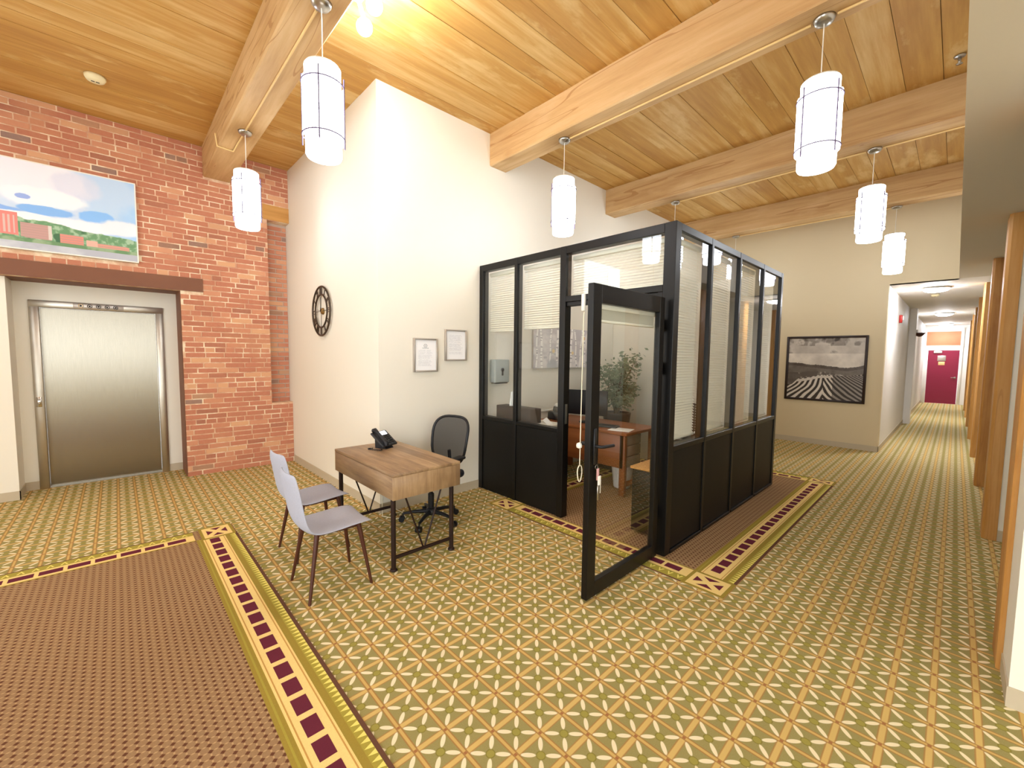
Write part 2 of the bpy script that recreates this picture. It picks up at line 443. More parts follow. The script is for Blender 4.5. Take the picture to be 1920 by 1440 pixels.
# walls
struct(MB().box(XC, YW, 0, XF+.15, YW+.15, CZ), 'wall_back', 'paint')
struct(MB().box(XC, YW+.15, 0, XC+.15, 7.2, CZ), 'wall_middle', 'paint')
b = MB().box(XF, .87, 0, XF+.15, YW, CZ).box(XF, YS, SZ, XF+.15, .87, CZ)
struct(b, 'wall_far', 'paint_tan')
struct(MB().box(-5.1, 2.2, 0, -5, 7.6, CZ+.1), 'wall_light_block', 'paint')  # unseen wall added to hold back world light from the clock wall
struct(MB().box(-5, YS-.1, SZ+.001, XF, YS, CZ+.1), 'wall_bulkhead', 'soffit')
struct(MB().box(-5, -7.2, SZ, XF, YS-.1005, SZ+.12).box(-5, YS-.1005, SZ, XF, YS-.0005, SZ+.0009), 'ceiling_low', 'soffit')
struct(MB().box(XF+.0005, -2.4, SZ, 22.9, 1.1, SZ+.12), 'ceiling_corridor', 'paint_white')
b = MB().box(XF+.15, .87, 0, 22.7, 1.05, SZ).box(14.8, .74, 0, 15.15, .87, SZ)
struct(b, 'wall_corridor', 'paint_white')
struct(MB().box(22.7, .80, 0, 22.85, 1.05, SZ).box(22.7, -2.4, 0, 22.85, -.13, SZ).box(22.7, -.13, 2.07, 22.85, .80, SZ), 'wall_end', 'paint_white')
# right side: timber posts with stub walls behind them, and the wall between the bays
b = MB().box(3.05, -2.4, 0, 22.7, -2.3, SZ).box(3.04, -7.2, 0, 3.2, -2.3, SZ)
for q in ((-5, 3.04, 0, .85), (-5, 3.04, 2.86, SZ), (-5, -4.8, .85, 2.86), (-2.3, -2.1, .85, 2.86), (.3, .5, .85, 2.86), (2.8, 3.04, .85, 2.86)): b.box(q[0], -7.2, q[2], q[1], -7.05, q[3])  # unseen wall added with open windows so world light reaches the hall
PX = [3.37, 5.80, 8.17, 10.55, 12.95, 15.35, 17.8, 20.2]
for i, x in enumerate(PX):
    b.box(x+(.012 if i else -.33), -2.3, 0, x+.24, -.35 if i else -.262, SZ)
struct(b, 'wall_right', 'paint')
for i, x in enumerate(PX):
    yl, c = -.255, .02
    p = MB().prism([(x, yl-c), (x+c, yl), (x+.28-c, yl), (x+.28, yl-c), (x+.28, -.349 if i else -.2625), (x, -.349 if i else -.2625)], 0, SZ) if i else \
        MB().prism([(x+.003, -.249), (x+.01, -.24), (x+.27, -.24), (x+.28, -.26), (x+.28, -.2615), (x+.003, -.2615)], 0, SZ)
    struct(p, 'timber_post', 'post')
# baseboards
def baseboard(nm, *boxes):
    b = MB()
    for q in boxes: b.box(q[0], q[1], 0, q[2], q[3], .10)
    struct(b, nm, 'base')
baseboard('baseboard_back', (XC-.008, YW-.008, XF, YW))
baseboard('baseboard_middle', (XC-.008, YW, XC, 6.84))
baseboard('baseboard_far', (XF-.008, .862, XF, YW-.01), (XF-.008, .862, XF+.3, .87))
baseboard('baseboard_corridor', (XF+.3, .862, 14.8, .87), (15.15, .862, 22.69, .87))
bb = [(PX[0]-.338, -1.5, PX[0]-.33, -.256), (PX[0]-.33, -.262, PX[0]-.001, -.256)]
for x in PX[1:]: bb.append((x+.004, -2.29, x+.012, -.3495))
baseboard('baseboard_right', *bb)

# ---- brick wall (mortar backing + bricks one by one)
NX0, NZ0, NZ1 = 1.64, .91, 3.54       # niche at the right end
b = MB()
mY = YB+.006
b.box(-2.6, mY, 2.43, .63, 7.5, CZ).box(.63, mY, 0, NX0, 7.5, CZ).box(NX0, mY, 0, XC-.0005, 7.5, NZ0).box(NX0, mY, NZ1, XC-.0005, 7.5, CZ)
b.box(NX0, YB+.16, NZ0, XC-.0005, 7.5, NZ1, 1)
wl = struct(b, 'wall_left', ['mortar', 'mortar_grey'])
holes = [(-9, .63, 0, 2.43), (-9, .868, 2.43, 2.605), (NX0, 9, NZ0, NZ1), (1.585, 9, NZ1, 3.755), (-1.0, .235, 2.70, 3.63), (.91, 1.21, 3.93, 4.4)]
BHp, BLp, J = .0685, .226, .0115
def free(x0, x1, z0, z1):
    segs = [(x0, x1)]
    for (a, c, d, e) in holes:
        if z1 <= d+.002 or z0 >= e-.002: continue
        ns = []
        for (p, q) in segs:
            if q <= a or p >= c: ns.append((p, q)); continue
            if p < a: ns.append((p, a))
            if q > c: ns.append((c, q))
        segs = ns
    return [s for s in segs if s[1]-s[0] > .03]
random.seed(11)
bricks = []
nrow = int(CZ/BHp)
for r in range(nrow+1):
    z0 = r*BHp; z1 = min(z0+BHp-J, CZ-.005)
    if z1-z0 < .02: continue
    header = (r % 7 == 3)
    Lp = BLp/2 if header else BLp
    x = -1.25 - (Lp*.5 if r % 2 else 0) + random.uniform(-.02, .02)
    while x < XC-.01:
        ln = Lp*random.uniform(.9, 1.08)
        for (p, q) in free(x, min(x+ln-J, XC-.004), z0, z1):
            bricks.append((p, q, z0+random.uniform(-.001, .002), z1+random.uniform(-.002, .001), YB+random.uniform(-.003, .004)))
        x += ln
# the recessed bricks of the niche
for r in range(int((NZ1-NZ0)/BHp)):
    z0 = NZ0+.004+r*BHp; x = NX0+.004-(0 if r % 2 else .09)
    while x < XC-.01:
        p, q = max(x, NX0+.004), min(x+BLp-J, XC-.004)
        if q-p > .03: bricks.append((p, q, z0, z0+BHp-J-.004, YB+.15+random.uniform(-.002, .003)))
        x += BLp
def apparent(k):
    cx, cz, yy = (k[0]+k[1])/2, (k[2]+k[3])/2-1.65, k[4]
    d2 = cx*cx+yy*yy+cz*cz; vis = 1 if k[0] > -.83 else .01
    return vis*(k[1]-k[0])*(k[3]-k[2])*yy/d2**1.5
bricks.sort(key=apparent, reverse=True)
ub = MB().rbox(-.5, -.5, -.5, .5, .5, .5, .04, 1, smooth=False)
proto = None
for k in bricks[:300]:
    cx, cz = (k[0]+k[1])/2, (k[2]+k[3])/2
    if proto is None: proto = o = ub.build('brick', 'brick', wl)
    else:
        o = proto.copy(); col.objects.link(o)
    o.parent = wl; o.location = (cx, k[4]+.05, cz); o.scale = (k[1]-k[0], .1, k[3]-k[2])
mass = MB()
for k in bricks[300:]: mass.box(k[0], k[4], k[2], k[1], k[4]+.05, k[3])
if mass.v: mass.build('brick_mass', 'brick_mass', wl, kind='stuff')

# lintels, elevator recess
struct(MB().box(-2.6, YB-.012, 2.432, .865, YB+.09, 2.60).box(-2.6, YB+.09, 2.426, .625, 7.36, 2.434), 'trim_1', 'brown_steel')
struct(MB().box(1.59, YB-.012, 3.545, XC-.002, YB+.14, 3.75), 'trim_2', 'timber')
for nm_, q in (('wall_elevator_left', (-2.6, 6.98, 0, -.83, 7.5, 2.43)), ('wall_elevator_top', (-.83, 7.36, 2.2275, .63, 7.5, 2.43)), ('wall_elevator_recess', (-.83, 7.36, 0, -.7165, 7.5, 2.2275)), ('wall_elevator_right', (.4795, 7.36, 0, .63, 7.5, 2.2275))):
    struct(MB().box(*q), nm_, 'paint')
struct(MB().box(.622, YB+.02, 0, .63, 7.36, 2.426), 'trim_3', 'brown_steel')
baseboard('baseboard_elevator', (-2.6, 6.972, -.822, 6.98), (-.83, 6.972, -.822, 7.36), (-.822, 7.352, -.715, 7.36), (.48, 7.352, .621, 7.36))

# ================================================================== ELEVATOR
el = thing('elevator_door', 'brushed stainless elevator door with steel frame set in the brick wall', 'elevator', (-.12, 7.36, 0))
def rel(mb, org): mb.v = [tuple(Vector(v)-Vector(org)) for v in mb.v]; return mb
EO = (-.12, 7.36, 0)
rel(MB().rbox(-.715, 7.335, 0, -.635, 7.43, 2.225, .004, 1), EO).build('jamb', 'stainless_trim', el)
rel(MB().rbox(.40, 7.335, 0, .478, 7.43, 2.225, .004, 1), EO).build('jamb', 'stainless_trim', el)
rel(MB().rbox(-.715, 7.334, 2.145, .478, 7.43, 2.226, .004, 1), EO).build('header', 'stainless_trim', el)
rel(MB().box(-.634, 7.415, .012, .399, 7.44, 2.144), EO).build('door_panel', 'stainless', el)
rel(MB().box(-.634, 7.36, 0, .399, 7.44, .011), EO).build('threshold', 'steel', el)
rel(MB().rbox(-.355, 7.329, 2.158, .09, 7.3345, 2.218, .002, 1), EO).build('indicator_plate', 'frame_silver', el)
for i in range(5):
    cx = -.29+i*.077
    pts = [(cx+.02*math.cos(a), 7.327, 2.188+.02*math.sin(a)) for a in np.linspace(0, 2*PI, 17)[:-1]]
    rel(MB().tube(pts, .0035, 6, closed=True).lathe([(.0, 0), (.01, 0)], n=10, M4=Matrix.Translation((cx, 7.328, 2.188)) @ Matrix.Rotation(PI/2, 4, 'X')), EO).build('floor_light', 'conduit' if i == 0 else 'dark_plastic', el)
rel(MB().rbox(-.70, 7.326, .98, -.655, 7.3345, 1.10, .003, 1).lathe([(.012, 0), (.012, .006)], n=14, M4=Matrix.Translation((-.678, 7.327, 1.07)) @ Matrix.Rotation(PI/2, 4, 'X')).lathe([(.012, 0), (.012, .006)], n=14, M4=Matrix.Translation((-.678, 7.327, 1.02)) @ Matrix.Rotation(PI/2, 4, 'X')), EO).build('call_button', 'chrome', el)

# ================================================================== CARPET INSETS
def rug(name, label, x0, x1, y0, y1, sides, corners, org):
    """brown woven field with border strips; sides: list of which edges get the long ladder ('y0','y1' run along X; 'x0','x1' run along Y)"""
    mats = ['weave', 'c_olive', 'c_green', 'c_cream', 'c_purple', 'c_line', 'c_spike', 'c_tan']
    root = thing(name, label, 'rug', org)
    f = MB().box(x0, y0, 0, x1, y1, .003); rel(f, org).build('field', 'weave', root)
    bd = MB()
    def strip(p, q, a0, a1, mi, z):            # local: along t in (p,q), across distance from the outer edge (a0,a1)
        return (p, q, a0, a1, mi, z)
    def place(edge, t0, t1, a0, a1, mi, z):
        if edge == 'y0': bd.box(t0, y0+a0, .003, t1, y0+a1, z, mi)
        if edge == 'y1': bd.box(t0, y1-a1, .003, t1, y1-a0, z, mi)
        if edge == 'x0': bd.box(x0+a0, t0, .003, x0+a1, t1, z, mi)
        if edge == 'x1': bd.box(x1-a1, t0, .003, x1-a0, t1, z, mi)
    def tri(edge, t, wd, a0, a1, mi, z):
        P = {'y0': lambda tt, a: (tt, y0+a), 'y1': lambda tt, a: (tt, y1-a), 'x0': lambda tt, a: (x0+a, tt), 'x1': lambda tt, a: (x1-a, tt)}[edge]
        pl = [P(t-wd, a0), P(t+wd, a0), P(t, a1)]
        ar = sum(pl[i][0]*pl[(i+1) % 3][1]-pl[(i+1) % 3][0]*pl[i][1] for i in range(3))
        if ar < 0: pl.reverse()
        bd.prism(pl, .003, z, mi)
    for edge, kind, t0, t1 in sides:
        if kind == 'wide':            # purple line, green band with spikes, ladder of squares, olive line
            place(edge, t0, t1, 0, .02, 5, .0042); place(edge, t0, t1, .02, .095, 2, .0040); place(edge, t0, t1, .062, .095, 1, .0044)
            place(edge, t0, t1, .095, .255, 3, .0042); place(edge, t0, t1, .104, .110, 7, .0046); place(edge, t0, t1, .238, .244, 7, .0046)
            place(edge, t0, t1, .255, .30, 1, .0042); place(edge, t0, t1, .273, .282, 2, .0046)
            n = int((t1-t0)/.0365)
            for i in range(n): tri(edge, t0+(i+.5)*.0365, .013, .021, .058, 6, .0048)
            n = int((t1-t0)/.1468); off = (t1-t0-n*.1468)/2
            for i in range(n): place(edge, t0+off+i*.1468+.018, t0+off+(i+1)*.1468-.018, .142, .212, 4, .0048)
        else:                          # narrow: line, green band with Vs, cream strip with purple bars
            place(edge, t0, t1, 0, .014, 5, .0042); place(edge, t0, t1, .014, .10, 2, .0040)
            place(edge, t0, t1, .10, .235, 3, .0042); place(edge, t0, t1, .235, .25, 1, .0042)
            n = int((t1-t0)/.0734); 
            for i in range(n):
                t = t0+(i+.5)*.0734; tri(edge, t, .022, .082, .03, 6, .0046); tri(edge, t, .011, .083, .052, 2, .0050)
            n = int((t1-t0)/.1468); off = (t1-t0-n*.1468)/2
            for i in range(n): place(edge, t0+off+i*.1468+.012, t0+off+(i+1)*.1468-.012, .132, .203, 4, .0048)
    for (cx, cy) in corners:           # square block with a crossed panel
        hx, hy = .125, .15
        bd.box(cx-hx, cy-hy, .003, cx+hx, cy+hy, .0050, 1)
        bd.box(cx-hx+.022, cy-hy+.025, .003, cx+hx-.022, cy+hy-.025, .0054, 3)
        ix, iy = hx-.05, hy-.055
        for sx, sy in ((1, 0), (-1, 0), (0, 1), (0, -1)):
            if sx: pl = [(cx+sx*ix, cy-iy*.62), (cx+sx*ix, cy+iy*.62), (cx+sx*ix*.38, cy)]
            else: pl = [(cx-ix*.55, cy+sy*iy), (cx+ix*.55, cy+sy*iy), (cx, cy+sy*iy*.38)]
            ar = sum(pl[i][0]*pl[(i+1) % 3][1]-pl[(i+1) % 3][0]*pl[i][1] for i in range(3))
            if ar < 0: pl.reverse()
            bd.prism(pl, .003, .0058, 4)
    rel(bd, org).build('border', mats, root)
    return root
rug('carpet_inset', 'brown woven carpet inset with purple squared border beside the guest chairs', -4.5, .745, .3, 4.70,
    [('x1', 'wide', .3, 4.46), ('y1', 'narrow', -4.5, .44)], [(.61, 4.575)], (-1.9, 2.5, 0))
rug('carpet_inset', 'brown woven carpet inset with purple squared border under the glass office', 2.955, 6.95, 1.0, 3.48,
    [('y0', 'wide', 3.21, 6.70), ('y1', 'wide', 3.21, 6.70), ('x0', 'narrow', 1.30, 3.18), ('x1', 'narrow', 1.30, 3.18)],
    [(3.08, 1.15), (3.08, 3.33), (6.825, 1.15), (6.825, 3.33)], (4.95, 2.24, 0))

# ================================================================== GLASS OFFICE
X0, Y0, XB, HT, D = 3.22, 1.555, 6.17, 2.71, .09
BO = (X0, Y0, 0)
booth = thing('glass_office', 'black framed glass office cubicle built out from the cream wall', 'office cubicle', (X0, Y0, .0059))
def bpart(mb, name, mat, parent=None, lab=None): 
    return rel(mb, BO).build(name, mat, parent or booth, label=lab)
RB = lambda *a: MB().rbox(*a, .003, 1, smooth=False)
JY = [2.66, 2.735]              # left door jamb
# posts (full height)
for q in ((X0, 3.93, X0+D, 3.998), (X0, 3.345, X0+D, 3.39), (X0, JY[0], X0+D, JY[1]), (X0, Y0, X0+D, Y0+.10), (X0+.005, Y0+.10, X0+D-.01, Y0+.145)):
    bpart(RB(q[0], q[1], 0, q[2], q[3], HT if q[3] != Y0+.145 else 2.17), 'post', 'black_metal')
SX = [3.945, 4.665, 5.42]
for x in SX: bpart(RB(x-.022, Y0, 0, x+.022, Y0+D, HT), 'post', 'black_metal')
bpart(RB(XB-.07, Y0, 0, XB, Y0+D, HT), 'post', 'black_metal')
# rails
T = .045
for (ya, yb) in ((3.39, 3.93), (2.735, 3.345)):
    bpart(RB(X0+.002, ya, HT-.075, X0+D, yb, HT), 'rail', 'black_metal'); bpart(RB(X0+.002, ya, .865, X0+D, yb, .905), 'rail', 'black_metal')
    bpart(RB(X0+.012, ya, .0, X0+.05, yb, .865), 'solid_panel', 'black_panel')
bpart(RB(X0+.002, Y0+.10, HT-.075, X0+D, JY[0], HT), 'rail', 'black_metal')
bpart(RB(X0+.002, Y0+.10, 2.17, X0+D, JY[0], 2.225), 'transom_rail', 'black_metal'); bpart(RB(X0+.02, Y0+.145, 2.13, X0+D, JY[0], 2.17), 'door_head', 'black_metal')
sx = [X0+D]+SX+[XB-.07]
for i in range(4):
    xa, xb = sx[i]+(.022 if i else 0), sx[i+1]-(.022 if i < 3 else 0)
    bpart(RB(xa, Y0+.002, HT-.06, xb, Y0+D, HT), 'rail', 'black_metal'); bpart(RB(xa, Y0+.002, .865, xb, Y0+D, .91), 'rail', 'black_metal')
    bpart(RB(xa, Y0+.01, .03, xb, Y0+.05, .865), 'solid_panel', 'black_panel'); bpart(RB(xa, Y0-.004, 0, xb, Y0+.06, .03), 'kick_rail', 'black_metal')
    bpart(MB().box(xa, Y0+.02, .91, xb, Y0+.026, HT-.06), 'pane', 'glass')
bpart(RB(XB-.06, Y0+D, 0, XB-.002, 2.77, HT), 'rear_panel', 'paint'); bpart(RB(XB-.06, 2.773, 0, XB-.002, 3.998, HT), 'rear_panel', 'paint')
for (ya, yb, za) in ((3.39, 3.93, .905), (2.735, 3.345, .905), (Y0+.10, JY[0], 2.225)):
    bpart(MB().box(X0+.02, ya, za, X0+.026, yb, HT-.075), 'pane', 'glass')
bpart(MB().box(X0+.03, JY[0]-.004, .96, X0+.06, JY[0], 1.16), 'strike_plate', 'steel')
# the open door (swung out a quarter turn)
DX0, DX1, DY0, DY1, DZ = 2.215, 3.165, 1.60, 1.645, 2.11
door = bpart(RB(DX0, DY0, .012, DX0+.095, DY1, DZ), 'door', 'black_metal')     # lock stile; rails, pane and fittings are its sub-parts
bpart(RB(DX1-.075, DY0, .012, DX1, DY1, DZ), 'door_stile', 'black_metal', door)
bpart(RB(DX0+.095, DY0, DZ-.12, DX1-.075, DY1, DZ), 'door_rail', 'black_metal', door)
bpart(RB(DX0+.095, DY0, .012, DX1-.075, DY1, .115), 'door_rail', 'black_metal', door)
bpart(MB().box(DX0+.095, DY0+.018, .115, DX1-.075, DY0+.024, DZ-.12), 'door_pane', 'glass', door)
h = MB().rbox(DX0+.035, DY0-.008, .93, DX0+.065, DY0, 1.17, .004, 1).tube([(DX0+.05, DY0-.005, 1.055), (DX0+.05, DY0-.05, 1.055), (DX0+.065, DY0-.06, 1.055), (DX0+.18, DY0-.062, 1.05)], .011, 10)
bpart(h, 'door_handle', 'black_plastic', door)
h = MB().rbox(DX0+.035, DY1, .93, DX0+.065, DY1+.008, 1.17, .004, 1).tube([(DX0+.05, DY1+.005, 1.055), (DX0+.05, DY1+.06, 1.055), (DX0+.06, DY1+.065, 1.055), (DX0+.15, DY1+.067, 1.052)], .011, 10)
bpart(h, 'door_handle', 'black_plastic', door)
for z in (1.90, 1.55, .35):
    bpart(MB().tube([(X0-.02, DY1+.012, z-.06), (X0-.02, DY1+.012, z+.06)], .014, 10).box(DX1-.01, DY1-.004, z-.05, X0-.02, DY1+.016, z+.05).box(X0-.02, DY1+.0, z-.05, X0+.012, DY1+.02, z+.05), 'hinge', 'black_metal', door)

# blinds: each one a thing
def blind(label, p0, ax, length, ztop, zbot, inward, wand=None, pitch=.025, tilt=46):
    """p0: one end (x,y) of the blind line, ax: unit vector along it"""
    r = thing('window_blind', label, 'blind', (p0[0], p0[1], zbot), 0, 'blinds in the glass office')
    ang = math.atan2(ax[1], ax[0]); R = Matrix.Rotation(ang, 4, 'Z')
    o = MB().rbox(0, -.018, ztop-zbot-.04, length, .018, ztop-zbot, .003, 1, M4=R); o.build('headrail', 'blind', r)
    s = MB(); z = .02+pitch/2
    while z < ztop-zbot-.045:
        T4 = R @ Matrix.Translation((0, 0, z)) @ Matrix.Rotation(math.radians(tilt), 4, 'X')
        s.box(.002, -.0125, -.0006, length-.002, .0125, .0006, M4=T4); z += pitch
    s.build('slats', 'blind', r, kind='stuff')
    MB().rbox(0, -.014, 0, length, .014, .02, .004, 1, M4=R).build('bottom_rail', 'blind', r)
    for t in (.12, .88): MB().tube([tuple(R @ Vector((t*length, -.0145, .01))), tuple(R @ Vector((t*length, -.0145, ztop-zbot-.02)))], .0011, 5).build('ladder_cord', 'cord', r)
    return r
bx = X0+D+.005+.02
blind('half raised cream blind in the window beside the framed notices', (bx, 3.925), (0, -1), .53, HT-.08, 1.925, 1)
blind('half raised cream blind in the window left of the open door', (bx, 3.34), (0, -1), .60, HT-.08, 1.935, 1)
blind('short cream blind in the window above the open door', (bx, 2.655), (0, -1), .98, HT-.08, 2.24, 1)
by = Y0+D+.02
lb = ['full cream blind in the side window next to the office corner post', 'full cream blind in the second side window from the office corner post', 'full cream blind in the third side window from the office corner post', 'full cream blind in the side window nearest the landscape photograph']
for i in range(4):
    xa, xb = sx[i]+(.03 if i else .02), sx[i+1]-.03
    blind(lb[i], (xa, by), (1, 0), xb-xa, HT-.065, .925, 1)
# the door's gathered blind and its cord
r = thing('door_blind', 'cream blind gathered at the top of the open glass door with a hanging cord', 'blind', (DX0+.1, DY1+.02, 1.90))
o_ = (DX0+.1, DY1+.02, 1.90)
rel(MB().rbox(DX0+.075, DY1+.002, 1.965, DX1-.06, DY1+.036, 2.0, .003, 1), o_).build('headrail', 'blind', r)
s = MB()
for k in range(22): s.box(DX0+.085, DY1+.007, 1.897+.003*k, DX1-.07, DY1+.031, 1.8985+.003*k)
rel(s, o_).build('slats', 'blind', r, kind='stuff')
rel(MB().rbox(DX0+.085, DY1+.006, 1.877, DX1-.07, DY1+.032, 1.896, .004, 1), o_).build('bottom_rail', 'blind', r)
cx, cy = DX0-.004, DY1+.03
loop = [(cx+.030*math.sin(a)*(.6+.4*math.cos(a/2)**2), cy, .925-.055*(1-math.cos(a))/1.0) for a in np.linspace(0, 2*PI, 22)]
rel(MB().tube([(cx+.02, cy, 2.02), (cx+.006, cy, 1.9), (cx, cy, 1.2), (cx-.002, cy, .93)], .0035, 6).tube(loop, .004, 6, closed=False), o_).build('pull_cord', 'cord', r)
rel(MB().rbox(cx-.012, cy-.012, 1.94, cx+.012, cy+.012, 2.05, .005, 1), o_).build('cord_cleat', 'white_plastic', r)
rel(MB().lathe([(.004, -.02), (.018, -.012), (.02, 0), (.016, .014), (.004, .02)], (cx-.012, cy, 1.06), 12), o_).build('cord_knob', 'white_plastic', r)
# keys with tags hanging from the handle
k = thing('key_ring', 'bunch of keys with pink and white tags hanging on the office door', 'keys', (DX0+.062, DY0-.012, .93))
ko = (DX0+.062, DY0-.012, .93)
rel(MB().tube([(DX0+.062+.014*math.sin(a), DY0-.012, .92+.014*math.cos(a)) for a in np.linspace(0, 2*PI, 15)[:-1]], .0015, 5, closed=True), ko).build('ring', 'steel', k)
rel(MB().rbox(DX0+.055, DY0-.02, .83, DX0+.085, DY0-.014, .91, .003, 1, M4=None), ko).build('tag', plain('pink_tag', 'd9a5a5', .5), k)
rel(MB().rbox(DX0+.062, DY0-.027, .74, DX0+.098, DY0-.021, .86, .003, 1), ko).build('tag', 'white_plastic', k)
rel(MB().rbox(DX0+.05, DY0-.032, .70, DX0+.08, DY0-.028, .80, .002, 1), ko).build('key', 'steel', k)

# ================================================================== OFFICE INTERIOR
# shelf the tissue box stands on
cr = thing('low_cabinet', 'pale low cabinet behind the black panels of the glass office', 'cabinet', (3.60, 3.55, .006))
rel(MB().rbox(3.36, 3.10, .02, 3.75, 3.97, .83, .006, 1), (3.60, 3.55, 0)).build('body', 'white_plastic', cr)
rel(MB().rbox(3.345, 3.085, .83, 3.76, 3.98, .86, .006, 1), (3.60, 3.55, 0)).build('top', 'white_plastic', cr)
tb = thing('tissue_box', 'dark brown tissue box with a white tissue standing behind the office glass', 'tissue box', (3.48, 3.57, .8665))
MB().rbox(-.09, -.295, 0, .09, .295, .17, .006, 1).build('box', 'tissue_box', tb)
s = MB()
for k_ in range(5):
    a = k_*1.25; s.add([(-.03*math.cos(a), .10-.05*math.sin(a), .168), (.03*math.cos(a), .10+.05*math.sin(a), .168), (.012*math.cos(a+.4), .105+.02*math.sin(a), .36-.02*k_), (-.012*math.cos(a), .095-.02*math.sin(a), .36-.02*k_)], [(0, 1, 2, 3)], 0, True)
s.build('tissue', 'paper', tb)
cp = MB()
for k_ in range(3): cp.add([(0, 0, .001), (.12, .02, .001), (.10, .10, .03+.02*k_), (.01, .08, .05)], [(0, 1, 2, 3)], 0, True)
o = cp.build('crumpled_tissue', 'paper'); o.location = (3.50, 3.12, .8665); tag(o, 'white crumpled tissue lying right of the dark tissue box', 'tissue')
# towel dispenser
dp = thing('towel_dispenser', 'pale grey paper towel dispenser on the wall inside the glass office', 'dispenser', (3.51, YW, 1.45))
MB().rbox(-.122, -.11, -.145, .122, 0, .145, .015, 2).build('cover', 'grey_plastic', dp)
MB().rbox(-.10, -.10, -.158, .10, -.01, -.146, .004, 1).build('outlet', 'dark_plastic', dp)
MB().lathe([(.026, 0), (.026, .003)], n=18, M4=Matrix.Translation((.0, -.1095, .015)) @ Matrix.Rotation(PI/2, 4, 'X')).box(-.014, -.113, -.055, .014, -.1095, .0).build('lock_mark', 'dark_plastic', dp)
# birch painting
def birch(w_=150, h_=72):
    X, Y = np.meshgrid(np.linspace(0, 1, w_), np.linspace(0, 1, h_))
    n = vnoise(w_, h_, 5, 4, 1); n2 = vnoise(w_, h_, 9, 7, 2)
    img = mixc(np.zeros((h_, w_, 3))+rgb('a39a9c'), rgb('cfc7c4'), sstep(n, .35, .7)); img = mixc(img, rgb('7d7a82'), sstep(n2, .6, .8)*.7)
    for x0, wd, ln in ((.05, .014, .01), (.14, .018, -.02), (.27, .012, .03), (.40, .02, .015), (.52, .01, -.03), (.66, .022, .02), (.78, .014, -.04), (.84, .02, .05), (.95, .012, -.02)):
        xx = x0+ln*(1-Y)+.006*np.sin(Y*9+x0*30); d = np.abs(X-xx); img = mixc(img, rgb('f1ece6'), (1-sstep(d, wd*.7, wd))*.95)
        mk = (vnoise(w_, h_, 4, 30, int(x0*100))>.62) & (d < wd); img[mk] = rgb('8a8288')
    for (cx_, cy_, rr, c) in ((.34, .58, .035, 'd9b25a'), (.70, .62, .03, 'd9b25a'), (.93, .22, .03, 'd39a5a'), (.55, .40, .025, 'c8b27a')):
        dd = np.hypot((X-cx_)*2, Y-cy_); img = mixc(img, rgb(c), (1-sstep(dd, rr, rr*1.8))*.9)
    dd = np.hypot((X-.33)*1.6, Y-.95); img = mixc(img, rgb('6f7780'), (1-sstep(dd, .12, .2))*.7)
    return img*.62+.42
pa = thing('birch_painting', 'wide canvas painting of white birch trunks on the wall inside the glass office', 'painting', (4.75, YW, 1.76))
MB().box(-.61, -.035, -.285, .61, -.004, .285).build('canvas_edge', 'frame_silver', pa)
picture('print', birch(), (-.61, -.0355, -.285), (1.22, 0, 0), (0, 0, .57), pa)
# chair rail
tag(MB().rbox(3.95, YW-.02, .85, 6.0, YW, .88, .004, 1).build('chair_rail', 'white_plastic'), 'white wooden chair rail along the wall behind the office desk', 'rail')
# executive desk
EDX0, EDX1, EDY0, EDY1 = 4.25, 4.98, 2.58, 3.96
ed = thing('executive_desk', 'reddish cherry wood desk with drawers inside the glass office', 'desk', (4.6, 3.27, .0055)); eo = (4.6, 3.27, 0)
rel(MB().rbox(EDX0-.02, EDY0-.03, .725, EDX1, EDY1, .76, .006, 2), eo).build('top', 'desk_red', ed)
rel(MB().rbox(EDX0, EDY0+.02, .33, EDX0+.03, EDY1-.02, .725, .003, 1), eo).build('front_panel', 'desk_red', ed)
for i, (za, zb) in enumerate(((.60, .715), (.47, .59), (.34, .46))):
    rel(MB().rbox(EDX0+.04, EDY0, za, EDX0+.36, EDY0+.03, zb, .004, 1), eo).build('drawer', 'grey_desk', ed)
rel(MB().box(EDX0+.04, EDY0+.03, .33, EDX0+.36, EDY0+.45, .72), eo).build('drawer_case', 'desk_red', ed)
for (xa, ya) in ((EDX0, EDY0), (EDX0, EDY1-.07), (EDX1-.07, EDY0), (EDX1-.07, EDY1-.07)):
    rel(MB().rbox(xa, ya, 0, xa+.06, ya+.07, .725, .004, 1), eo).build('leg', 'desk_red', ed)
rel(MB().rbox(EDX0+.01, EDY0+.02, .10, EDX1-.01, EDY0+.05, .16, .004, 1), eo).build('stretcher', 'desk_red', ed)
tag(MB().rbox(4.28, 2.60, .7665, 4.52, 2.86, .769, .001, 1, M4=Matrix.Translation((4.4, 2.73, 0)) @ Matrix.Rotation(.25, 4, 'Z') @ Matrix.Translation((-4.4, -2.73, 0))).build('paper_sheet', 'paper'), 'white sheet of paper lying on the corner of the cherry desk', 'paper')
mo = thing('monitor', 'black computer monitor standing on the cherry office desk', 'monitor', (4.55, 3.34, .767), math.radians(18))
MB().rbox(-.02, -.27, .10, .015, .27, .43, .008, 1).build('housing', 'black_plastic', mo)
MB().tube([(-.01, 0, .0), (-.01, 0, .2)], .022, 10).build('stand', 'black_plastic', mo); MB().lathe([(.11, 0), (.11, .012), (.03, .02)], n=20).build('base', 'black_plastic', mo)
sp = thing('tape_dispenser', 'charcoal tape dispenser with a white roll on the left end of the cherry desk', 'dispenser', (4.42, 3.76, .767))
MB().rbox(-.07, -.12, 0, .07, .12, .11, .02, 2).build('body', 'dark_plastic', sp); MB().lathe([(.05, 0), (.06, .02), (.05, .07)], (0, .0, .11), 18).build('dial', 'dark_plastic', sp)
MB().lathe([(.03, 0), (.034, .03), (.012, .05)], (0, -.0, .18), 14).build('roll', 'white_plastic', sp)
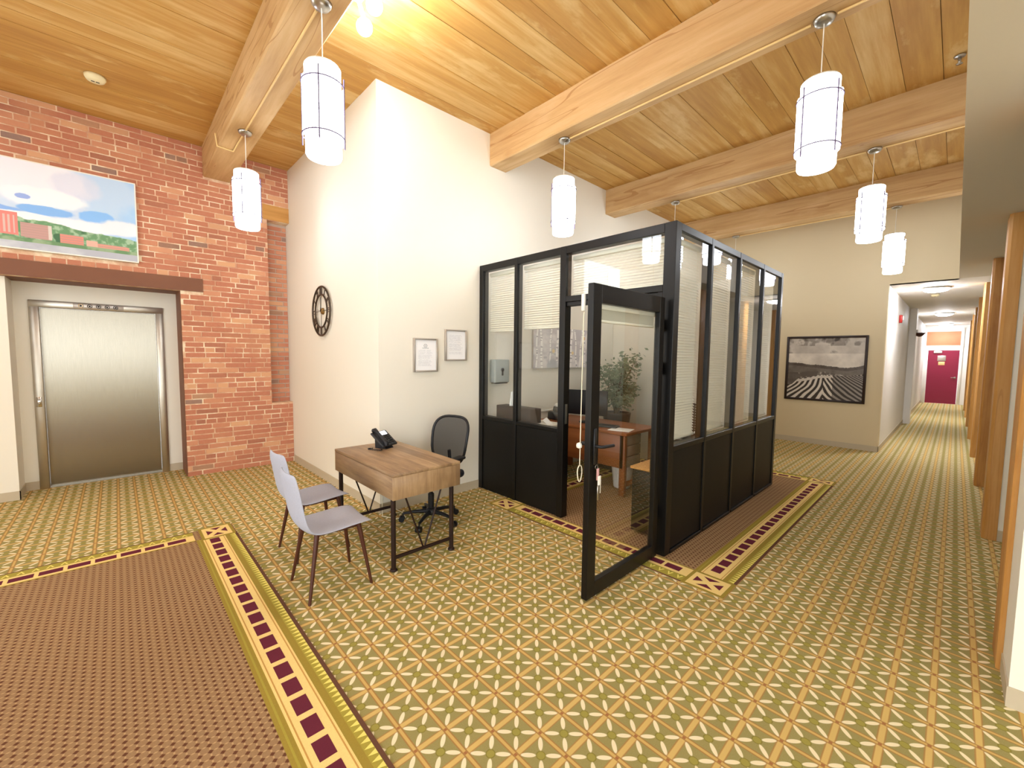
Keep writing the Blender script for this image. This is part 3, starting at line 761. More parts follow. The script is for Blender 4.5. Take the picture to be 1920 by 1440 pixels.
kb = thing('keyboard', 'dark keyboard lying on the cherry desk beside the monitor', 'keyboard', (4.45, 2.98, .767), math.radians(12))
MB().rbox(-.07, -.16, 0, .07, .16, .02, .004, 1).build('case', 'dark_plastic', kb)
s = MB()
for i in range(5):
    for j in range(12): s.box(-.06+i*.024, -.15+j*.025, .02, -.04+i*.024, -.129+j*.025, .026)
s.build('keys', 'black_plastic', kb, kind='stuff')
wb = thing('wastebasket', 'white wastebasket standing under the cherry office desk', 'bin', (4.60, 2.82, .004))
MB().lathe([(.10, 0), (.105, .01), (.135, .29), (.14, .30), (.13, .30), (.10, .02)], n=24).build('basket', 'white_plastic', wb)
# ficus on the desk end
pl = thing('potted_ficus', 'leafy ficus tree in a dark grey pot behind the cherry office desk', 'plant', (5.35, 3.40, .006))
MB().lathe([(.12, 0), (.16, .02), (.20, .36), (.205, .38), (.18, .38), (.17, .34)], (0, 0, .44), 22).build('pot', 'dark_plastic', pl)
MB().lathe([(.17, 0), (.17, .03), (.02, .04)], (0, 0, .76), 20).build('soil', 'bark', pl)
MB().rbox(-.22, -.22, 0, .22, .22, .44, .006, 1).build('plant_stand', 'dark_plastic', pl)
tr = MB(); random.seed(5); tips = []
for k_ in range(16):
    a = random.uniform(0, 2*PI); rr = random.uniform(.12, .42); z1 = random.uniform(1.05, 1.80)
    if k_ > 10: rr *= .5
    zz = z1-.25*rr; p1 = (rr*.35*math.cos(a), rr*.35*math.sin(a), .85+(z1-.85)*.45); p2 = (rr*math.cos(a), rr*math.sin(a), z1*(1-.16*rr))
    tr.tube([(.02*math.cos(a), .02*math.sin(a), .79), p1, p2], .01, 6, rs=[.014, .009, .003]); tips.append((Vector(p1), Vector(p2)))
tr.build('trunk', 'bark', pl)
lf = MB()
for (p1, p2) in tips:
    for q in range(95):
        t = random.uniform(.25, 1.1); c = p1.lerp(p2, t)+Vector((random.gauss(0, .05), random.gauss(0, .05), random.gauss(0, .045)))
        d = Vector((random.gauss(0, 1), random.gauss(0, 1), random.uniform(-1.2, .2))).normalized(); u = d.orthogonal().normalized(); ln = random.uniform(.05, .085)
        lf.add([c, c+d*ln*.5+u*ln*.26, c+d*ln, c+d*ln*.5-u*ln*.26], [(0, 1, 2, 3)])
lf.build('foliage', 'leaf', pl, kind='stuff')
# small dark cabinet just inside the door
sc_ = thing('file_cabinet', 'small dark cabinet with a wooden top just inside the office door', 'cabinet', (3.67, 1.95, .004)); so = (3.67, 1.95, 0)
rel(MB().rbox(3.47, 1.76, .02, 3.86, 2.02, .605, .006, 1), so).build('body', 'black_panel', sc_); rel(MB().rbox(3.455, 1.75, .605, 3.87, 2.035, .63, .005, 1), so).build('top', 'timber', sc_)
rel(MB().rbox(3.464, 1.78, .30, 3.47, 2.0, .58, .002, 1), so).build('drawer', 'black_panel', sc_)

# ================================================================== RECEPTION DESK
DK = (1.755, 3.36, 0)
dk = thing('reception_desk', 'rustic brown wooden desk on dark metal legs against the cream wall', 'desk', DK)
dx0, dx1, dy0, dy1 = 1.447, 2.062, 2.80, 3.93
rel(MB().rbox(dx0, dy0, .735, dx1, dy1, .76, .003, 1), DK).build('top', 'desk_top', dk)
rel(MB().rbox(dx0+.001, dy0+.0135, .56, dx1-.001, dy1-.0135, .7345, .003, 1), DK).build('drawer_box', 'desk_top', dk)
for yy in (dy0+.001, dy1-.013): rel(MB().rbox(dx0+.001, yy, .56, dx1-.001, yy+.012, .7345, .002, 1), DK).build('end_panel', 'desk_side', dk)
LX = (1.475, 2.005); LY = (2.85, 3.86)
for xx in LX:
    for yy in LY:
        lg = rel(MB().tube([(xx, yy, .012), (xx, yy, .56)], .019, 12), DK).build('leg', 'rust_metal', dk)
        rel(MB().lathe([(.026, 0), (.03, .004), (.026, .014), (.02, .02)], (xx, yy, 0), 14), DK).build('foot', 'rust_metal', lg)
for yy in LY:
    rel(MB().tube([(LX[0], yy, .10), (LX[1], yy, .10)], .015, 10), DK).build('stretcher', 'rust_metal', dk)
    xm = (LX[0]+LX[1])/2
    for sg in (0, 1):
        rel(MB().tube([(LX[0]+.10 if sg == 0 else LX[1]-.10, yy, .56), (xm-.008 if sg == 0 else xm+.008, yy, .11)], .0075, 8), DK).build('brace', 'rust_metal', dk)
# phone
ph = thing('desk_phone', 'black office desk phone with a lit screen on the rustic desk', 'phone', (1.815, 3.70, .7605), math.radians(22))
TL = Matrix.Translation((0, 0, .075)) @ Matrix.Rotation(math.radians(38), 4, 'X')     # faces -Y, tilted back
MB().rbox(-.10, -.10, 0, .10, .09, .02, .005, 1, M4=TL @ Matrix.Translation((0, 0, .006))).build('body', 'dark_plastic', ph)
MB().prism([(-.085, .0), (.05, .0), (.055, .125)], -.05, .05, M4=Matrix.Translation((0, 0, .0)) @ Matrix(((0, 0, 1, 0), (1, 0, 0, 0), (0, 1, 0, 0), (0, 0, 0, 1)))).build('stand', 'black_plastic', ph)
MB().rbox(-.02, .035, .020, .075, .08, .0285, .002, 1, M4=TL @ Matrix.Translation((0, 0, .0))).build('screen', 'screen', ph)
s = MB()
for i in range(4):
    for j in range(5): s.rbox(-.015+i*.026, .018-j*.022, .026, .003+i*.026, .031-j*.022, .0305, .001, 1, M4=TL)
s.build('keypad', 'black_plastic', ph, kind='stuff')
MB().tube([(-.068, .10, .035), (-.068, .085, .055), (-.068, .05, .058), (-.068, -.05, .058), (-.068, -.085, .055), (-.068, -.10, .035)], .016, 10, rs=[.02, .023, .016, .016, .023, .02]).build('handset', 'black_plastic', ph)
for o in ph.children:
    if o.name.startswith('handset'):
        o.data.transform(TL)
pts = []
for i in range(60):
    t = i/59; pts.append((-.10-.05*math.sin(t*PI)+.004*math.cos(i*2.2), -.07+.10*t-.05*math.sin(t*2*PI), .008+.004*math.sin(i*2.2)))
MB().tube(pts, .0035, 5).build('cord', 'black_plastic', ph)
# cable on the floor under the desk
pts = [(1.93, 3.97, .30), (1.93, 3.965, .12), (1.90, 3.9, .006), (1.98, 3.75, .006), (2.06, 3.72, .006), (2.10, 3.85, .006), (2.08, 3.96, .02)]
tag(MB().tube(pts, .004, 6).build('power_cable', 'cord'), 'thin white cable looping on the carpet under the rustic desk', 'cable')

# ================================================================== CHAIRS
def guest_chair(label, loc, rz):
    r = thing('guest_chair', label, 'chair', loc, rz, 'guest chairs at the rustic desk')
    # local: faces +X, origin on the floor under the seat
    prof = [(.235, .452), (.20, .468), (.10, .466), (0, .458), (-.10, .452), (-.155, .458), (-.19, .485), (-.212, .53), (-.225, .60), (-.238, .68), (-.252, .76), (-.264, .83), (-.268, .865)]
    wd =   [.185, .205, .212, .215, .215, .212, .208, .205, .203, .203, .20, .19, .155]
    def shell(i0, i1, name):
        P, W = prof[i0:i1], wd[i0:i1]; b = MB(); n = 9; th = .026
        top, bot = [], []
        for i, (p, w_) in enumerate(zip(P, W)):
            a = P[max(i-1, 0)]; c = P[min(i+1, len(P)-1)]; t = Vector((c[0]-a[0], 0, c[1]-a[1])).normalized(); nrm = Vector((t.z, 0, -t.x))
            if nrm.z < -.2 or (abs(nrm.z) < .2 and nrm.x < 0): nrm = -nrm
            e = .55 if (i0+i in (0, len(prof)-1)) else 1
            for k_ in range(n):
                u = -1+2*k_/(n-1); crv = -.018*(1-u*u) if i0+i < 6 else -.022*(1-u*u)
                edge = 1-.75*abs(u)**7
                base = Vector((p[0], u*w_, p[1]))+nrm*crv
                top.append(base+nrm*th*.5*edge*e); bot.append(base-nrm*th*.5*edge*e)
        R = len(P); vs_ = top+bot; fs = []; N = R*n
        for i in range(R-1):
            for k_ in range(n-1):
                q = (i*n+k_, i*n+k_+1, (i+1)*n+k_+1, (i+1)*n+k_)
                fs.append(q); fs.append(tuple(N+x for x in reversed(q)))
            fs.append((i*n, (i+1)*n, N+(i+1)*n, N+i*n)); fs.append((i*n+n-1, N+i*n+n-1, N+(i+1)*n+n-1, (i+1)*n+n-1))
        for k_ in range(n-1):
            fs.append((k_, N+k_, N+k_+1, k_+1)); j = (R-1)*n; fs.append((j+k_, j+k_+1, N+j+k_+1, N+j+k_))
        b.add(vs_, fs, 0, True); o = b.build(name, 'fabric', r)
        bm = bmesh.new(); bm.from_mesh(o.data); bmesh.ops.recalc_face_normals(bm, faces=bm.faces[:]); bm.to_mesh(o.data); bm.free()
        md = o.modifiers.new('sub', 'SUBSURF'); md.levels = 1; md.render_levels = 1
    shell(0, 7, 'seat'); shell(5, 13, 'backrest')
    MB().rbox(-.15, -.15, .42, .16, .15, .44, .006, 1).build('under_frame', 'leg_brown', r)
    for sx_ in (1, -1):
        for sy in (1, -1):
            MB().tube([(sx_*.14+.005, sy*.14, .445), (sx_*.21+.0, sy*.205, .0)], .012, 12, rs=[.017, .0095]).build('leg', 'leg_brown', r)
    return r
g1 = guest_chair('grey blue fabric guest chair nearer the patterned carpet foreground', (1.07, 3.01, 0), math.radians(-1))
dup(g1, (1.165, 3.66, 0), math.radians(3), 'grey blue fabric guest chair nearer the brick wall')

def office_chair(label, loc, rz, group=None):
    r = thing('office_chair', label, 'chair', loc, rz, group)   # local: faces +X
    b = MB()
    MB().lathe([(.05, .075), (.055, .085), (.045, .13), (.03, .14)], n=16).build('base_hub', 'black_plastic', r)
    for k_ in range(5):
        a = 2*PI*k_/5+.3; ca, sa = math.cos(a), math.sin(a)
        lg = MB().tube([(.03*ca, .03*sa, .105), (.16*ca, .16*sa, .10), (.27*ca, .27*sa, .082)], .016, 8, rs=[.022, .018, .013]).build('base_leg', 'black_plastic', r)
        c = MB(); cx_, cy_ = .285*ca, .285*sa; px, py = -sa, ca
        for sd in (-1, 1):
            c.tube([(cx_+px*.008*sd, cy_+py*.008*sd, .028), (cx_+px*.026*sd, cy_+py*.026*sd, .028)], .028, 14)
        c.tube([(cx_-ca*.012, cy_-sa*.012, .03), (cx_-ca*.012, cy_-sa*.012, .085)], .008, 8)
        c.build('caster', 'black_plastic', lg)
    MB().tube([(0, 0, .12), (0, 0, .28)], .03, 14).tube([(0, 0, .28), (0, 0, .40)], .018, 12).build('gas_lift', 'black_plastic', r)
    MB().rbox(-.10, -.09, .38, .10, .09, .425, .01, 1).build('mechanism', 'black_plastic', r)
    MB().rbox(-.24, -.245, .425, .25, .245, .505, .035, 3).build('seat', 'navy', r)
    MB().tube([(-.08, 0, .40), (-.27, 0, .40), (-.30, 0, .50), (-.285, 0, .66)], .018, 8, rs=[.022, .022, .02, .018]).build('back_support', 'black_plastic', r)
    # mesh back in a curved frame
    def outline(n=40):
        pts = []
        for i in range(n):
            a = 2*PI*i/n; ca, sa = math.cos(a), math.sin(a)
            e = 2/3.2; y_ = math.copysign(abs(ca)**e, ca); z_ = math.copysign(abs(sa)**e, sa)
            hw = .205+.035*(z_*.5+.5); pts.append((y_*hw, z_))
        return pts
    zc, hh = .762, .24
    def bp(y_, z_): return (-.275-.05*z_+.035*(1-(y_/.24)**2)*-1-.02*z_*z_, y_, zc+z_*hh)
    ol = outline()
    MB().tube([bp(*q) for q in ol], .014, 8, closed=True).build('back_frame', 'black_plastic', r)
    vs_, fs = [bp(0, 0)], []
    for k_ in range(1, 6):
        for q in ol: vs_.append(bp(q[0]*k_/5, q[1]*k_/5))
    n = len(ol)
    for i in range(n): fs.append((0, 1+i, 1+(i+1) % n))
    for k_ in range(4):
        for i in range(n): fs.append((1+k_*n+i, 1+(k_+1)*n+i, 1+(k_+1)*n+(i+1) % n, 1+k_*n+(i+1) % n))
    MB().add(vs_, fs, 0, True).build('back_mesh', 'mesh', r)
    for sg in (1, -1):
        ar = MB().tube([(-.02, sg*.20, .43), (-.02, sg*.285, .44), (-.02, sg*.29, .52), (-.01, sg*.29, .64)], .016, 8).build('armrest', 'black_plastic', r)
        MB().rbox(-.13, sg*.29-.04, .64, .13, sg*.29+.04, .67, .012, 2).build('arm_pad', 'black_plastic', ar)
    return r
oc = office_chair('black mesh swivel chair tucked behind the rustic desk', (2.21, 3.485, 0), math.radians(197))
dup(oc, (5.45, 2.45, .004), math.radians(200), 'dark swivel chair behind the cherry desk inside the glass office')

# ================================================================== PENDANTS, CONDUITS
def pendant(label, x, y):
    r = thing('pendant_lamp', label, 'lamp', (x, y, BZ), 0, 'cylinder pendant lamps under the beams')
    zt, zb_, R = -.40, -.98, .112
    MB().lathe([(.02, -.035), (.05, -.03), (.062, -.012), (.064, 0)], n=28).build('canopy', 'steel', r)
    MB().tube([(0, 0, -.03), (0, 0, zt)], .0035, 6).build('cord', 'white_plastic', r)
    sh = MB(); n = 40
    sh.lathe([(R*.93, zb_), (R, zb_+.015), (R, zt-.012)], n=n).build('shade', 'bulb', r)
    MB().lathe([(R+.001, zt-.0118), (R*.95, zt), (.01, zt+.006)], n=n).build('shade_cap', 'white_plastic', r)
    for zz in (zt-.12, zb_+.13):
        MB().tube([((R+.019)*math.cos(a), (R+.019)*math.sin(a), zz) for a in np.linspace(0, 2*PI, 37)[:-1]], .0042, 6, closed=True).build('ring', 'wire', r)
    for k_ in range(4):
        a = PI/4+k_*PI/2+.25
        MB().tube([((R+.019)*math.cos(a), (R+.019)*math.sin(a), zt-.06), ((R+.019)*math.cos(a), (R+.019)*math.sin(a), zb_+.07)], .0045, 6).build('wire_bar', 'wire', r)
    for k_ in range(4):
        a0 = .25+k_*PI/2; vs_, fs = [], []
        for i in range(9):
            a = a0-.42+i*.84/8
            for (rr, zz) in ((R+.012, zt-.1), (R+.012, zb_+.11), (R+.016, zb_+.11), (R+.016, zt-.1)): vs_.append((rr*math.cos(a), rr*math.sin(a), zz))
        for i in range(8):
            for q in range(4): fs.append((i*4+q, i*4+(q+1) % 4, (i+1)*4+(q+1) % 4, (i+1)*4+q))
        fs += [(0, 3, 2, 1), (32, 33, 34, 35)]
        MB().add(vs_, fs, 0).build('side_panel', 'panelglow', r)
    return r
PY_ = (.738, 2.97, 5.19)
p0 = pendant('large white cylinder pendant lamp hanging above the guest chairs and desk', 1.06, PY_[1])
names = {(1.06, 5.19): 'white cylinder pendant lamp in front of the brick wall',
         (3.54, .738): 'large white cylinder pendant lamp nearest the low grey ceiling edge',
         (3.53, 2.97): 'white cylinder pendant lamp hanging before the cream wall and office front',
         (6.075, 2.97): 'white cylinder pendant lamp hanging inside the glass office behind its corner post',
         (6.075, .738): 'white cylinder pendant lamp between the office side and low ceiling, middle of its row',
         (8.55, .738): 'small white cylinder pendant lamp farthest along, beside the far wall',
         (8.55, 2.97): 'white cylinder pendant lamp hidden behind the glass office near the far wall'}
for (x, y), lb_ in names.items(): dup(p0, (x, y, BZ), 0, lb_)
# unseen pendants added above and behind the camera to light the room
for (x, y, lb_) in ((1.06, .738, 'added unseen cylinder pendant lamp of the first beam, directly above the viewer'), (-1.43, .738, 'added unseen cylinder pendant lamp behind the viewer, beside the low ceiling'),
                    (-1.43, 2.97, 'added unseen cylinder pendant lamp behind the viewer, middle of its beam'), (-1.43, 5.19, 'added unseen cylinder pendant lamp behind the viewer, near the brick wall')):
    dup(p0, (x, y, BZ), 0, lb_)
def conduit(label, pts):
    o = MB().tube(pts, .009, 8).build('conduit', 'conduit'); tag(o, label, 'conduit', 'conduits along the beams')
zc_ = BZ-.009
conduit('thin cream conduit along the first beam, from the brick wall to the first lamp', [(.885, 5.73, BZ+.12), (.90, 5.735, zc_), (1.055, 5.75, zc_), (1.055, 5.26, zc_)])
conduit('thin cream conduit along the first beam, between its two lamps', [(1.055, 5.12, zc_), (1.055, 3.04, zc_)])
conduit('thin cream conduit along the first beam, past the lamp over the desk', [(1.055, 2.90, zc_), (1.055, .81, zc_)])
conduit('thin cream conduit under the large beam above the office door', [(3.535, 2.90, zc_), (3.535, .81, zc_)])
conduit('short cream conduit under the large beam, ending at the low ceiling', [(3.535, .665, zc_), (3.535, .06, zc_)])
conduit('thin cream conduit under the beam over the glass office', [(6.07, 2.90, zc_), (6.07, .81, zc_)])
conduit('short cream conduit under the beam over the glass office, ending at the low ceiling', [(6.07, .665, zc_), (6.07, .06, zc_)])
conduit('thin cream conduit under the beam nearest the far wall', [(8.545, 2.90, zc_), (8.545, .81, zc_)])
# twin spotlight on the side of the first beam
tw = thing('twin_spotlight', 'glaring white twin spotlight fixed at the ceiling beside the first beam', 'light', (1.34, 2.98, 4.0))
MB().rbox(-.13, -.13, .17, .05, .14, .30, .01, 1).build('housing', 'white_plastic', tw)
for (dx, dy, dz) in ((.07, -.04, .08), (.055, .09, .0)):
    MB().tube([(0, dy, .19), (dx, dy, dz+.05)], .014, 8).build('lamp_arm', 'white_plastic', tw)
    MB().lathe([(.055*math.sin(a), -.055*math.cos(a)) for a in np.linspace(.05, PI-.3, 12)], (dx, dy, dz), 20).build('globe', 'spot', tw)
# smoke detector on the planks
sd = thing('smoke_detector', 'round cream smoke detector on the plank ceiling', 'detector', (-.045, 5.88, CZ-.004))
MB().lathe([(.045, -.05), (.065, -.042), (.078, -.02), (.08, 0)], n=28).build('cover', 'cream_plastic', sd)
MB().box(-.03, -.006, -.053, -.004, .006, -.049).box(.004, -.006, -.053, .03, .006, -.049).build('vent', 'dark_plastic', sd)

# sprinkler heads by the edge of the low ceiling
for (x, lb_) in ((5.45, 'small steel sprinkler head on the plank ceiling by the low ceiling edge'), (9.45, 'small steel sprinkler head at the plank ceiling beside the far wall')):
    sk = thing('sprinkler', lb_, 'sprinkler', (x, .13, CZ-.004), 0, 'sprinkler heads on the plank ceiling')
    MB().lathe([(.035, -.008), (.04, 0)], n=18).build('plate', 'steel', sk); MB().lathe([(.008, -.06), (.012, -.05), (.012, -.008)], n=10).lathe([(.022, -.066), (.022, -.062)], n=14).build('head', 'steel', sk)

# ================================================================== ON THE WALLS
# skeleton clock on the side wall
ck = thing('wall_clock', 'round dark metal skeleton wall clock with Roman numerals on the cream wall', 'clock', (XC, 5.515, 2.175))
def circ(r, n=48, x=-.03): return [(x, r*math.cos(a), r*math.sin(a)) for a in np.linspace(0, 2*PI, n+1)[:-1]]
MB().tube(circ(.305), .012, 8, closed=True).build('outer_ring', 'bronze', ck); MB().tube(circ(.205), .011, 8, closed=True).build('inner_ring', 'bronze', ck)
rom = ['XII', 'I', 'II', 'III', 'IV', 'V', 'VI', 'VII', 'VIII', 'IX', 'X', 'XI']
for h_ in range(12):
    th = h_*PI/6; s = MB(); wds = {'I': .022, 'V': .04, 'X': .045}; tot = sum(wds[c] for c in rom[h_]); x_ = -tot/2
    er = Vector((0, -math.sin(th), math.cos(th))); et = Vector((0, -math.cos(th), -math.sin(th)))    # seen from -X: clockwise runs towards -Y
    def bar(u0, r0, u1, r1, wd=.009):
        a = er*r0+et*u0; c_ = er*r1+et*u1; s.tube([a+Vector((-.03, 0, 0)), c_+Vector((-.03, 0, 0))], wd*.6, 6)
    for c_ in rom[h_]:
        m_ = x_+wds[c_]/2; hw = wds[c_]/2-.006
        if c_ == 'I': bar(m_, .205, m_, .305)
        if c_ == 'V': bar(m_-hw, .305, m_, .205); bar(m_+hw, .305, m_, .205)
        if c_ == 'X': bar(m_-hw, .305, m_+hw, .205); bar(m_+hw, .305, m_-hw, .205)
        x_ += wds[c_]
    s.build('numeral', 'bronze', ck)
MB().lathe([(.04, 0), (.042, .01), (.03, .03), (.01, .034)], n=20, M4=Matrix.Rotation(-PI/2, 4, 'Y')).build('hub', 'brass', ck)
for (a, ln) in ((0, .205), (PI/2, .205), (PI, .205), (-PI/2, .205)):
    MB().tube([(-.028, .03*math.sin(a), .03*math.cos(a)), (-.028, ln*math.sin(a), ln*math.cos(a))], .0035, 6).build('spoke', 'bronze', ck)
MB().tube([(-.038, 0, 0), (-.038, .10, .02)], .004, 6, rs=[.005, .002]).build('hand', 'bronze', ck); MB().tube([(-.04, 0, 0), (-.04, -.01, .17)], .004, 6, rs=[.005, .002]).build('hand', 'bronze', ck)

# framed notices
def notice(seed, logo, w_=72, h_=96):
    X, Y = np.meshgrid(np.linspace(0, 1, w_), np.linspace(0, 1, h_)); img = np.zeros((h_, w_, 3))+rgb('fbfafa'); rng = np.random.RandomState(seed)
    y_ = .34 if logo else .14; 
    while y_ < .86:
        yy = int(y_*h_); ln = rng.uniform(.55, .72)
        for xx in range(int(.16*w_), int((.16+ln)*w_)):
            if rng.rand() > .18: img[yy, xx] = rgb('d2d3d8')
        y_ += .032 if rng.rand() > .15 else .06
    if logo:
        d = np.hypot((X-.5)*w_/h_, Y-.19); img[(d < .06) & (d > .045)] = rgb('8f8f92'); 
        img[(np.abs(X-.5) < (Y-.155)*.35) & (Y > .155) & (Y < .215)] = rgb('6f7074'); img[(np.abs(Y-.27) < .008) & (np.abs(X-.5) < .16)] = rgb('b9babd')
    return img
for (lab_, xa, xb, za, zb, lg, sd_) in (('silver framed notice with a round emblem, lower of the two on the wall', 2.31, 2.612, 1.457, 1.823, True, 1), ('silver framed page of text, upper of the two notices on the wall', 2.712, 3.013, 1.578, 1.935, False, 2)):
    cx_, cz_ = (xa+xb)/2, (za+zb)/2; hw, hh_ = (xb-xa)/2, (zb-za)/2
    nf = thing('framed_notice', lab_, 'frame', (cx_, YW, cz_), 0, 'framed notices on the cream wall')
    f = MB(); e = .018
    f.rbox(-hw, -.03, -hh_, -hw+e, 0, hh_, .003, 1).rbox(hw-e, -.03, -hh_, hw, 0, hh_, .003, 1).rbox(-hw+e, -.03, hh_-e, hw-e, 0, hh_, .003, 1).rbox(-hw+e, -.03, -hh_, hw-e, 0, -hh_+e, .003, 1)
    f.build('frame', 'frame_silver', nf); MB().box(-hw+e, -.014, -hh_+e, hw-e, -.001, hh_-e).build('backing', 'paper', nf)
    picture('document', notice(sd_, lg), (-hw+e, -.0145, -hh_+e), (2*(hw-e), 0, 0), (0, 0, 2*(hh_-e)), nf, .3)

# landscape canvas over the elevator
def mill(w_=210, h_=140):
    X, Y = np.meshgrid(np.linspace(0, 1, w_), np.linspace(0, 1, h_)); n = vnoise(w_, h_, 3, 3, 21, 5); n2 = vnoise(w_, h_, 8, 5, 22, 4); n3 = vnoise(w_, h_, 30, 20, 23, 3)
    img = mixc(np.zeros((h_, w_, 3))+rgb('cfe0f6'), rgb('a9d0f6'), sstep(X+n*.2, .7, 1.1))
    def ell(cx, cy, rx, ry, soft=.5): 
        d = ((X-cx)/rx)**2+((Y-cy)/ry)**2+(n2-.5)*1.1; return 1-sstep(d, 1-soft, 1+soft*.4)
    img = mixc(img, rgb('c3dcf7'), ell(.78, .2, .3, .3))
    img = mixc(img, rgb('f3f3fb'), ell(.25, .2, .42, .3)); img = mixc(img, rgb('dfe3f5'), ell(.58, .18, .2, .16)*.7); img = mixc(img, rgb('fdfdff'), ell(.35, .38, .3, .12))
    img = mixc(img, rgb('8fc3fb'), ell(.70, .52, .14, .09, .3)); img = mixc(img, rgb('8bbcf5'), ell(.37, .53, .2, .055, .3)); img = mixc(img, rgb('8db6f0'), ell(.02, .58, .18, .05, .3)); img = mixc(img, rgb('9fb6ee'), ell(.21, .40, .05, .03, .3))
    img = mixc(img, rgb('f4f4fb'), ell(.60, .65, .25, .085)); img = mixc(img, rgb('eef0f8'), ell(.9, .6, .18, .1)); img = mixc(img, rgb('fbf6f6'), ell(.2, .63, .25, .05))
    hill = .63+.20*X*.55+(n2-.5)*.07; tree = sstep(Y, hill-.004, hill+.006)*(Y < .93)
    tc = mixc(np.zeros((h_, w_, 3))+rgb('6f9a6f'), rgb('a9c6a4'), sstep(n3, .4, .7)); tc = mixc(tc, rgb('47714f'), sstep(n2, .58, .7))
    img = img*(1-tree[..., None])+tc*tree[..., None]
    def rect(x0, x1, y0, y1, c, st=0):
        mk = (X > x0) & (X < x1) & (Y > y0+(X-x0)*.02) & (Y < y1+(X-x0)*.02); img[mk] = rgb(c)
        if st: 
            mk2 = mk & ((Y*h_).astype(int) % 4 == 0); img[mk2] = rgb('b9988f')
    rect(.0, .17, .60, .86, 'e28a80'); rect(.185, .38, .70, .87, 'c49a92', 1); rect(.36, .385, .70, .87, 'dccfc6'); rect(.44, .60, .77, .89, 'dc8f80', 1); rect(.62, .70, .81, .89, 'e0b4a2'); rect(.70, .94, .83, .90, 'd89a88', 1)
    for i in range(5): rect(.02+i*.03, .032+i*.03, .64, .84, 'd9b9ae')
    mk = (Y > .88) & (Y < .935); g_ = mixc(np.zeros((h_, w_, 3))+rgb('98b08a'), rgb('6f9468'), sstep(n2, .4, .6)); img[mk] = g_[mk]
    mk = Y > .925; g_ = mixc(np.zeros((h_, w_, 3))+rgb('c9ccd2'), rgb('b7bac4'), sstep(n, .4, .6)); img[mk] = g_[mk]
    return img
LX0, LX1, LZ0, LZ1 = -.90, .243, 2.705, 3.635
lc = thing('landscape_canvas', 'large canvas of blue sky over red mill buildings above the elevator', 'painting', ((LX0+LX1)/2, YB, (LZ0+LZ1)/2))
hw, hh_ = (LX1-LX0)/2, (LZ1-LZ0)/2
MB().box(-hw, -.045, -hh_, hw, -.006, hh_).build('canvas_edge', 'white_plastic', lc)
picture('print', mill(), (-hw+.012, -.0455, -hh_+.012), (2*hw-.024, 0, 0), (0, 0, 2*hh_-.024), lc)

# terraced fields photograph on the far wall
def terraces(w_=190, h_=160):
    X, Y = np.meshgrid(np.linspace(0, 1, w_), np.linspace(0, 1, h_)); n = vnoise(w_, h_, 4, 4, 31, 5); n2 = vnoise(w_, h_, 10, 8, 32, 4)
    v = .78+.2*(n-.5)*2; v = v-.45*sstep(n, .55, .75)*(Y < .25)+.1*(Y > .25); v = np.where(Y < .12, v-.25*sstep(n2, .45, .65), v)
    hill = .40+.10*X-.16*np.maximum(0, X-.80)*2+(n2-.5)*.03; mk = Y > hill; v = np.where(mk, .28+.22*n2-.10*(Y < hill+.05), v)
    h2 = .58-.03*np.sin(X*5)+(n-.5)*.05; v = np.where(Y > h2, .30+.5*sstep(n2, .45, .7)*(X > .15), v)
    # bright curved terraces fanning out to the bottom
    f0 = .67-.05*np.clip((X-.05)/.4, 0, 1)+.02*np.sin(X*9)-.06*np.clip((X-.6)/.4, 0, 1); mk = Y > f0; dy = np.maximum(Y-.60, 0)
    t = (X-.48)/(.30+1.0*dy)+1.1*dy*dy*np.where(X < .5, 1, -1)-.5*np.sqrt(dy+.01)*np.where(X > .5, 1, -.2)
    band = .5+.5*np.sin(t*2*PI*6.2+.9*np.sin(Y*22)*.6+n*3); bright = np.where(X > .62, .55, .86); v = np.where(mk, .14+(bright-.14)*sstep(band, .38, .62), v)
    lk = mk & (np.abs(Y-f0-.03) < .02) & (X > .12) & (X < .6); v = np.where(lk, .8, v)
    v = np.where((Y > .60) & (Y < .78) & (X < .22-(Y-.6)*.9), .2+.25*n2, v)
    v = np.clip(v, .05, 1); c0, c1 = rgb('1e1510'), rgb('fdf4e6'); return c0+(c1-c0)*v[..., None]
tp = thing('terraces_photograph', 'sepia photograph of terraced fields in a dark frame on the far wall', 'picture', (XF, 1.715, 1.46))
hw, hh_ = .625, .62; f = MB(); e = .04
f.rbox(-.035, -hw, -hh_, 0, -hw+e, hh_, .004, 1).rbox(-.035, hw-e, -hh_, 0, hw, hh_, .004, 1).rbox(-.035, -hw+e, hh_-e, 0, hw-e, hh_, .004, 1).rbox(-.035, -hw+e, -hh_, 0, hw-e, -hh_+e, .004, 1)
f.build('frame', 'frame_dark', tp)
MB().box(-.015, -hw+e, -hh_+e, -.001, hw-e, hh_-e).build('backing', 'frame_dark', tp)
picture('print', terraces(), (-.016, hw-e, -hh_+e), (0, -2*(hw-e), 0), (0, 0, 2*(hh_-e)), tp, .35)

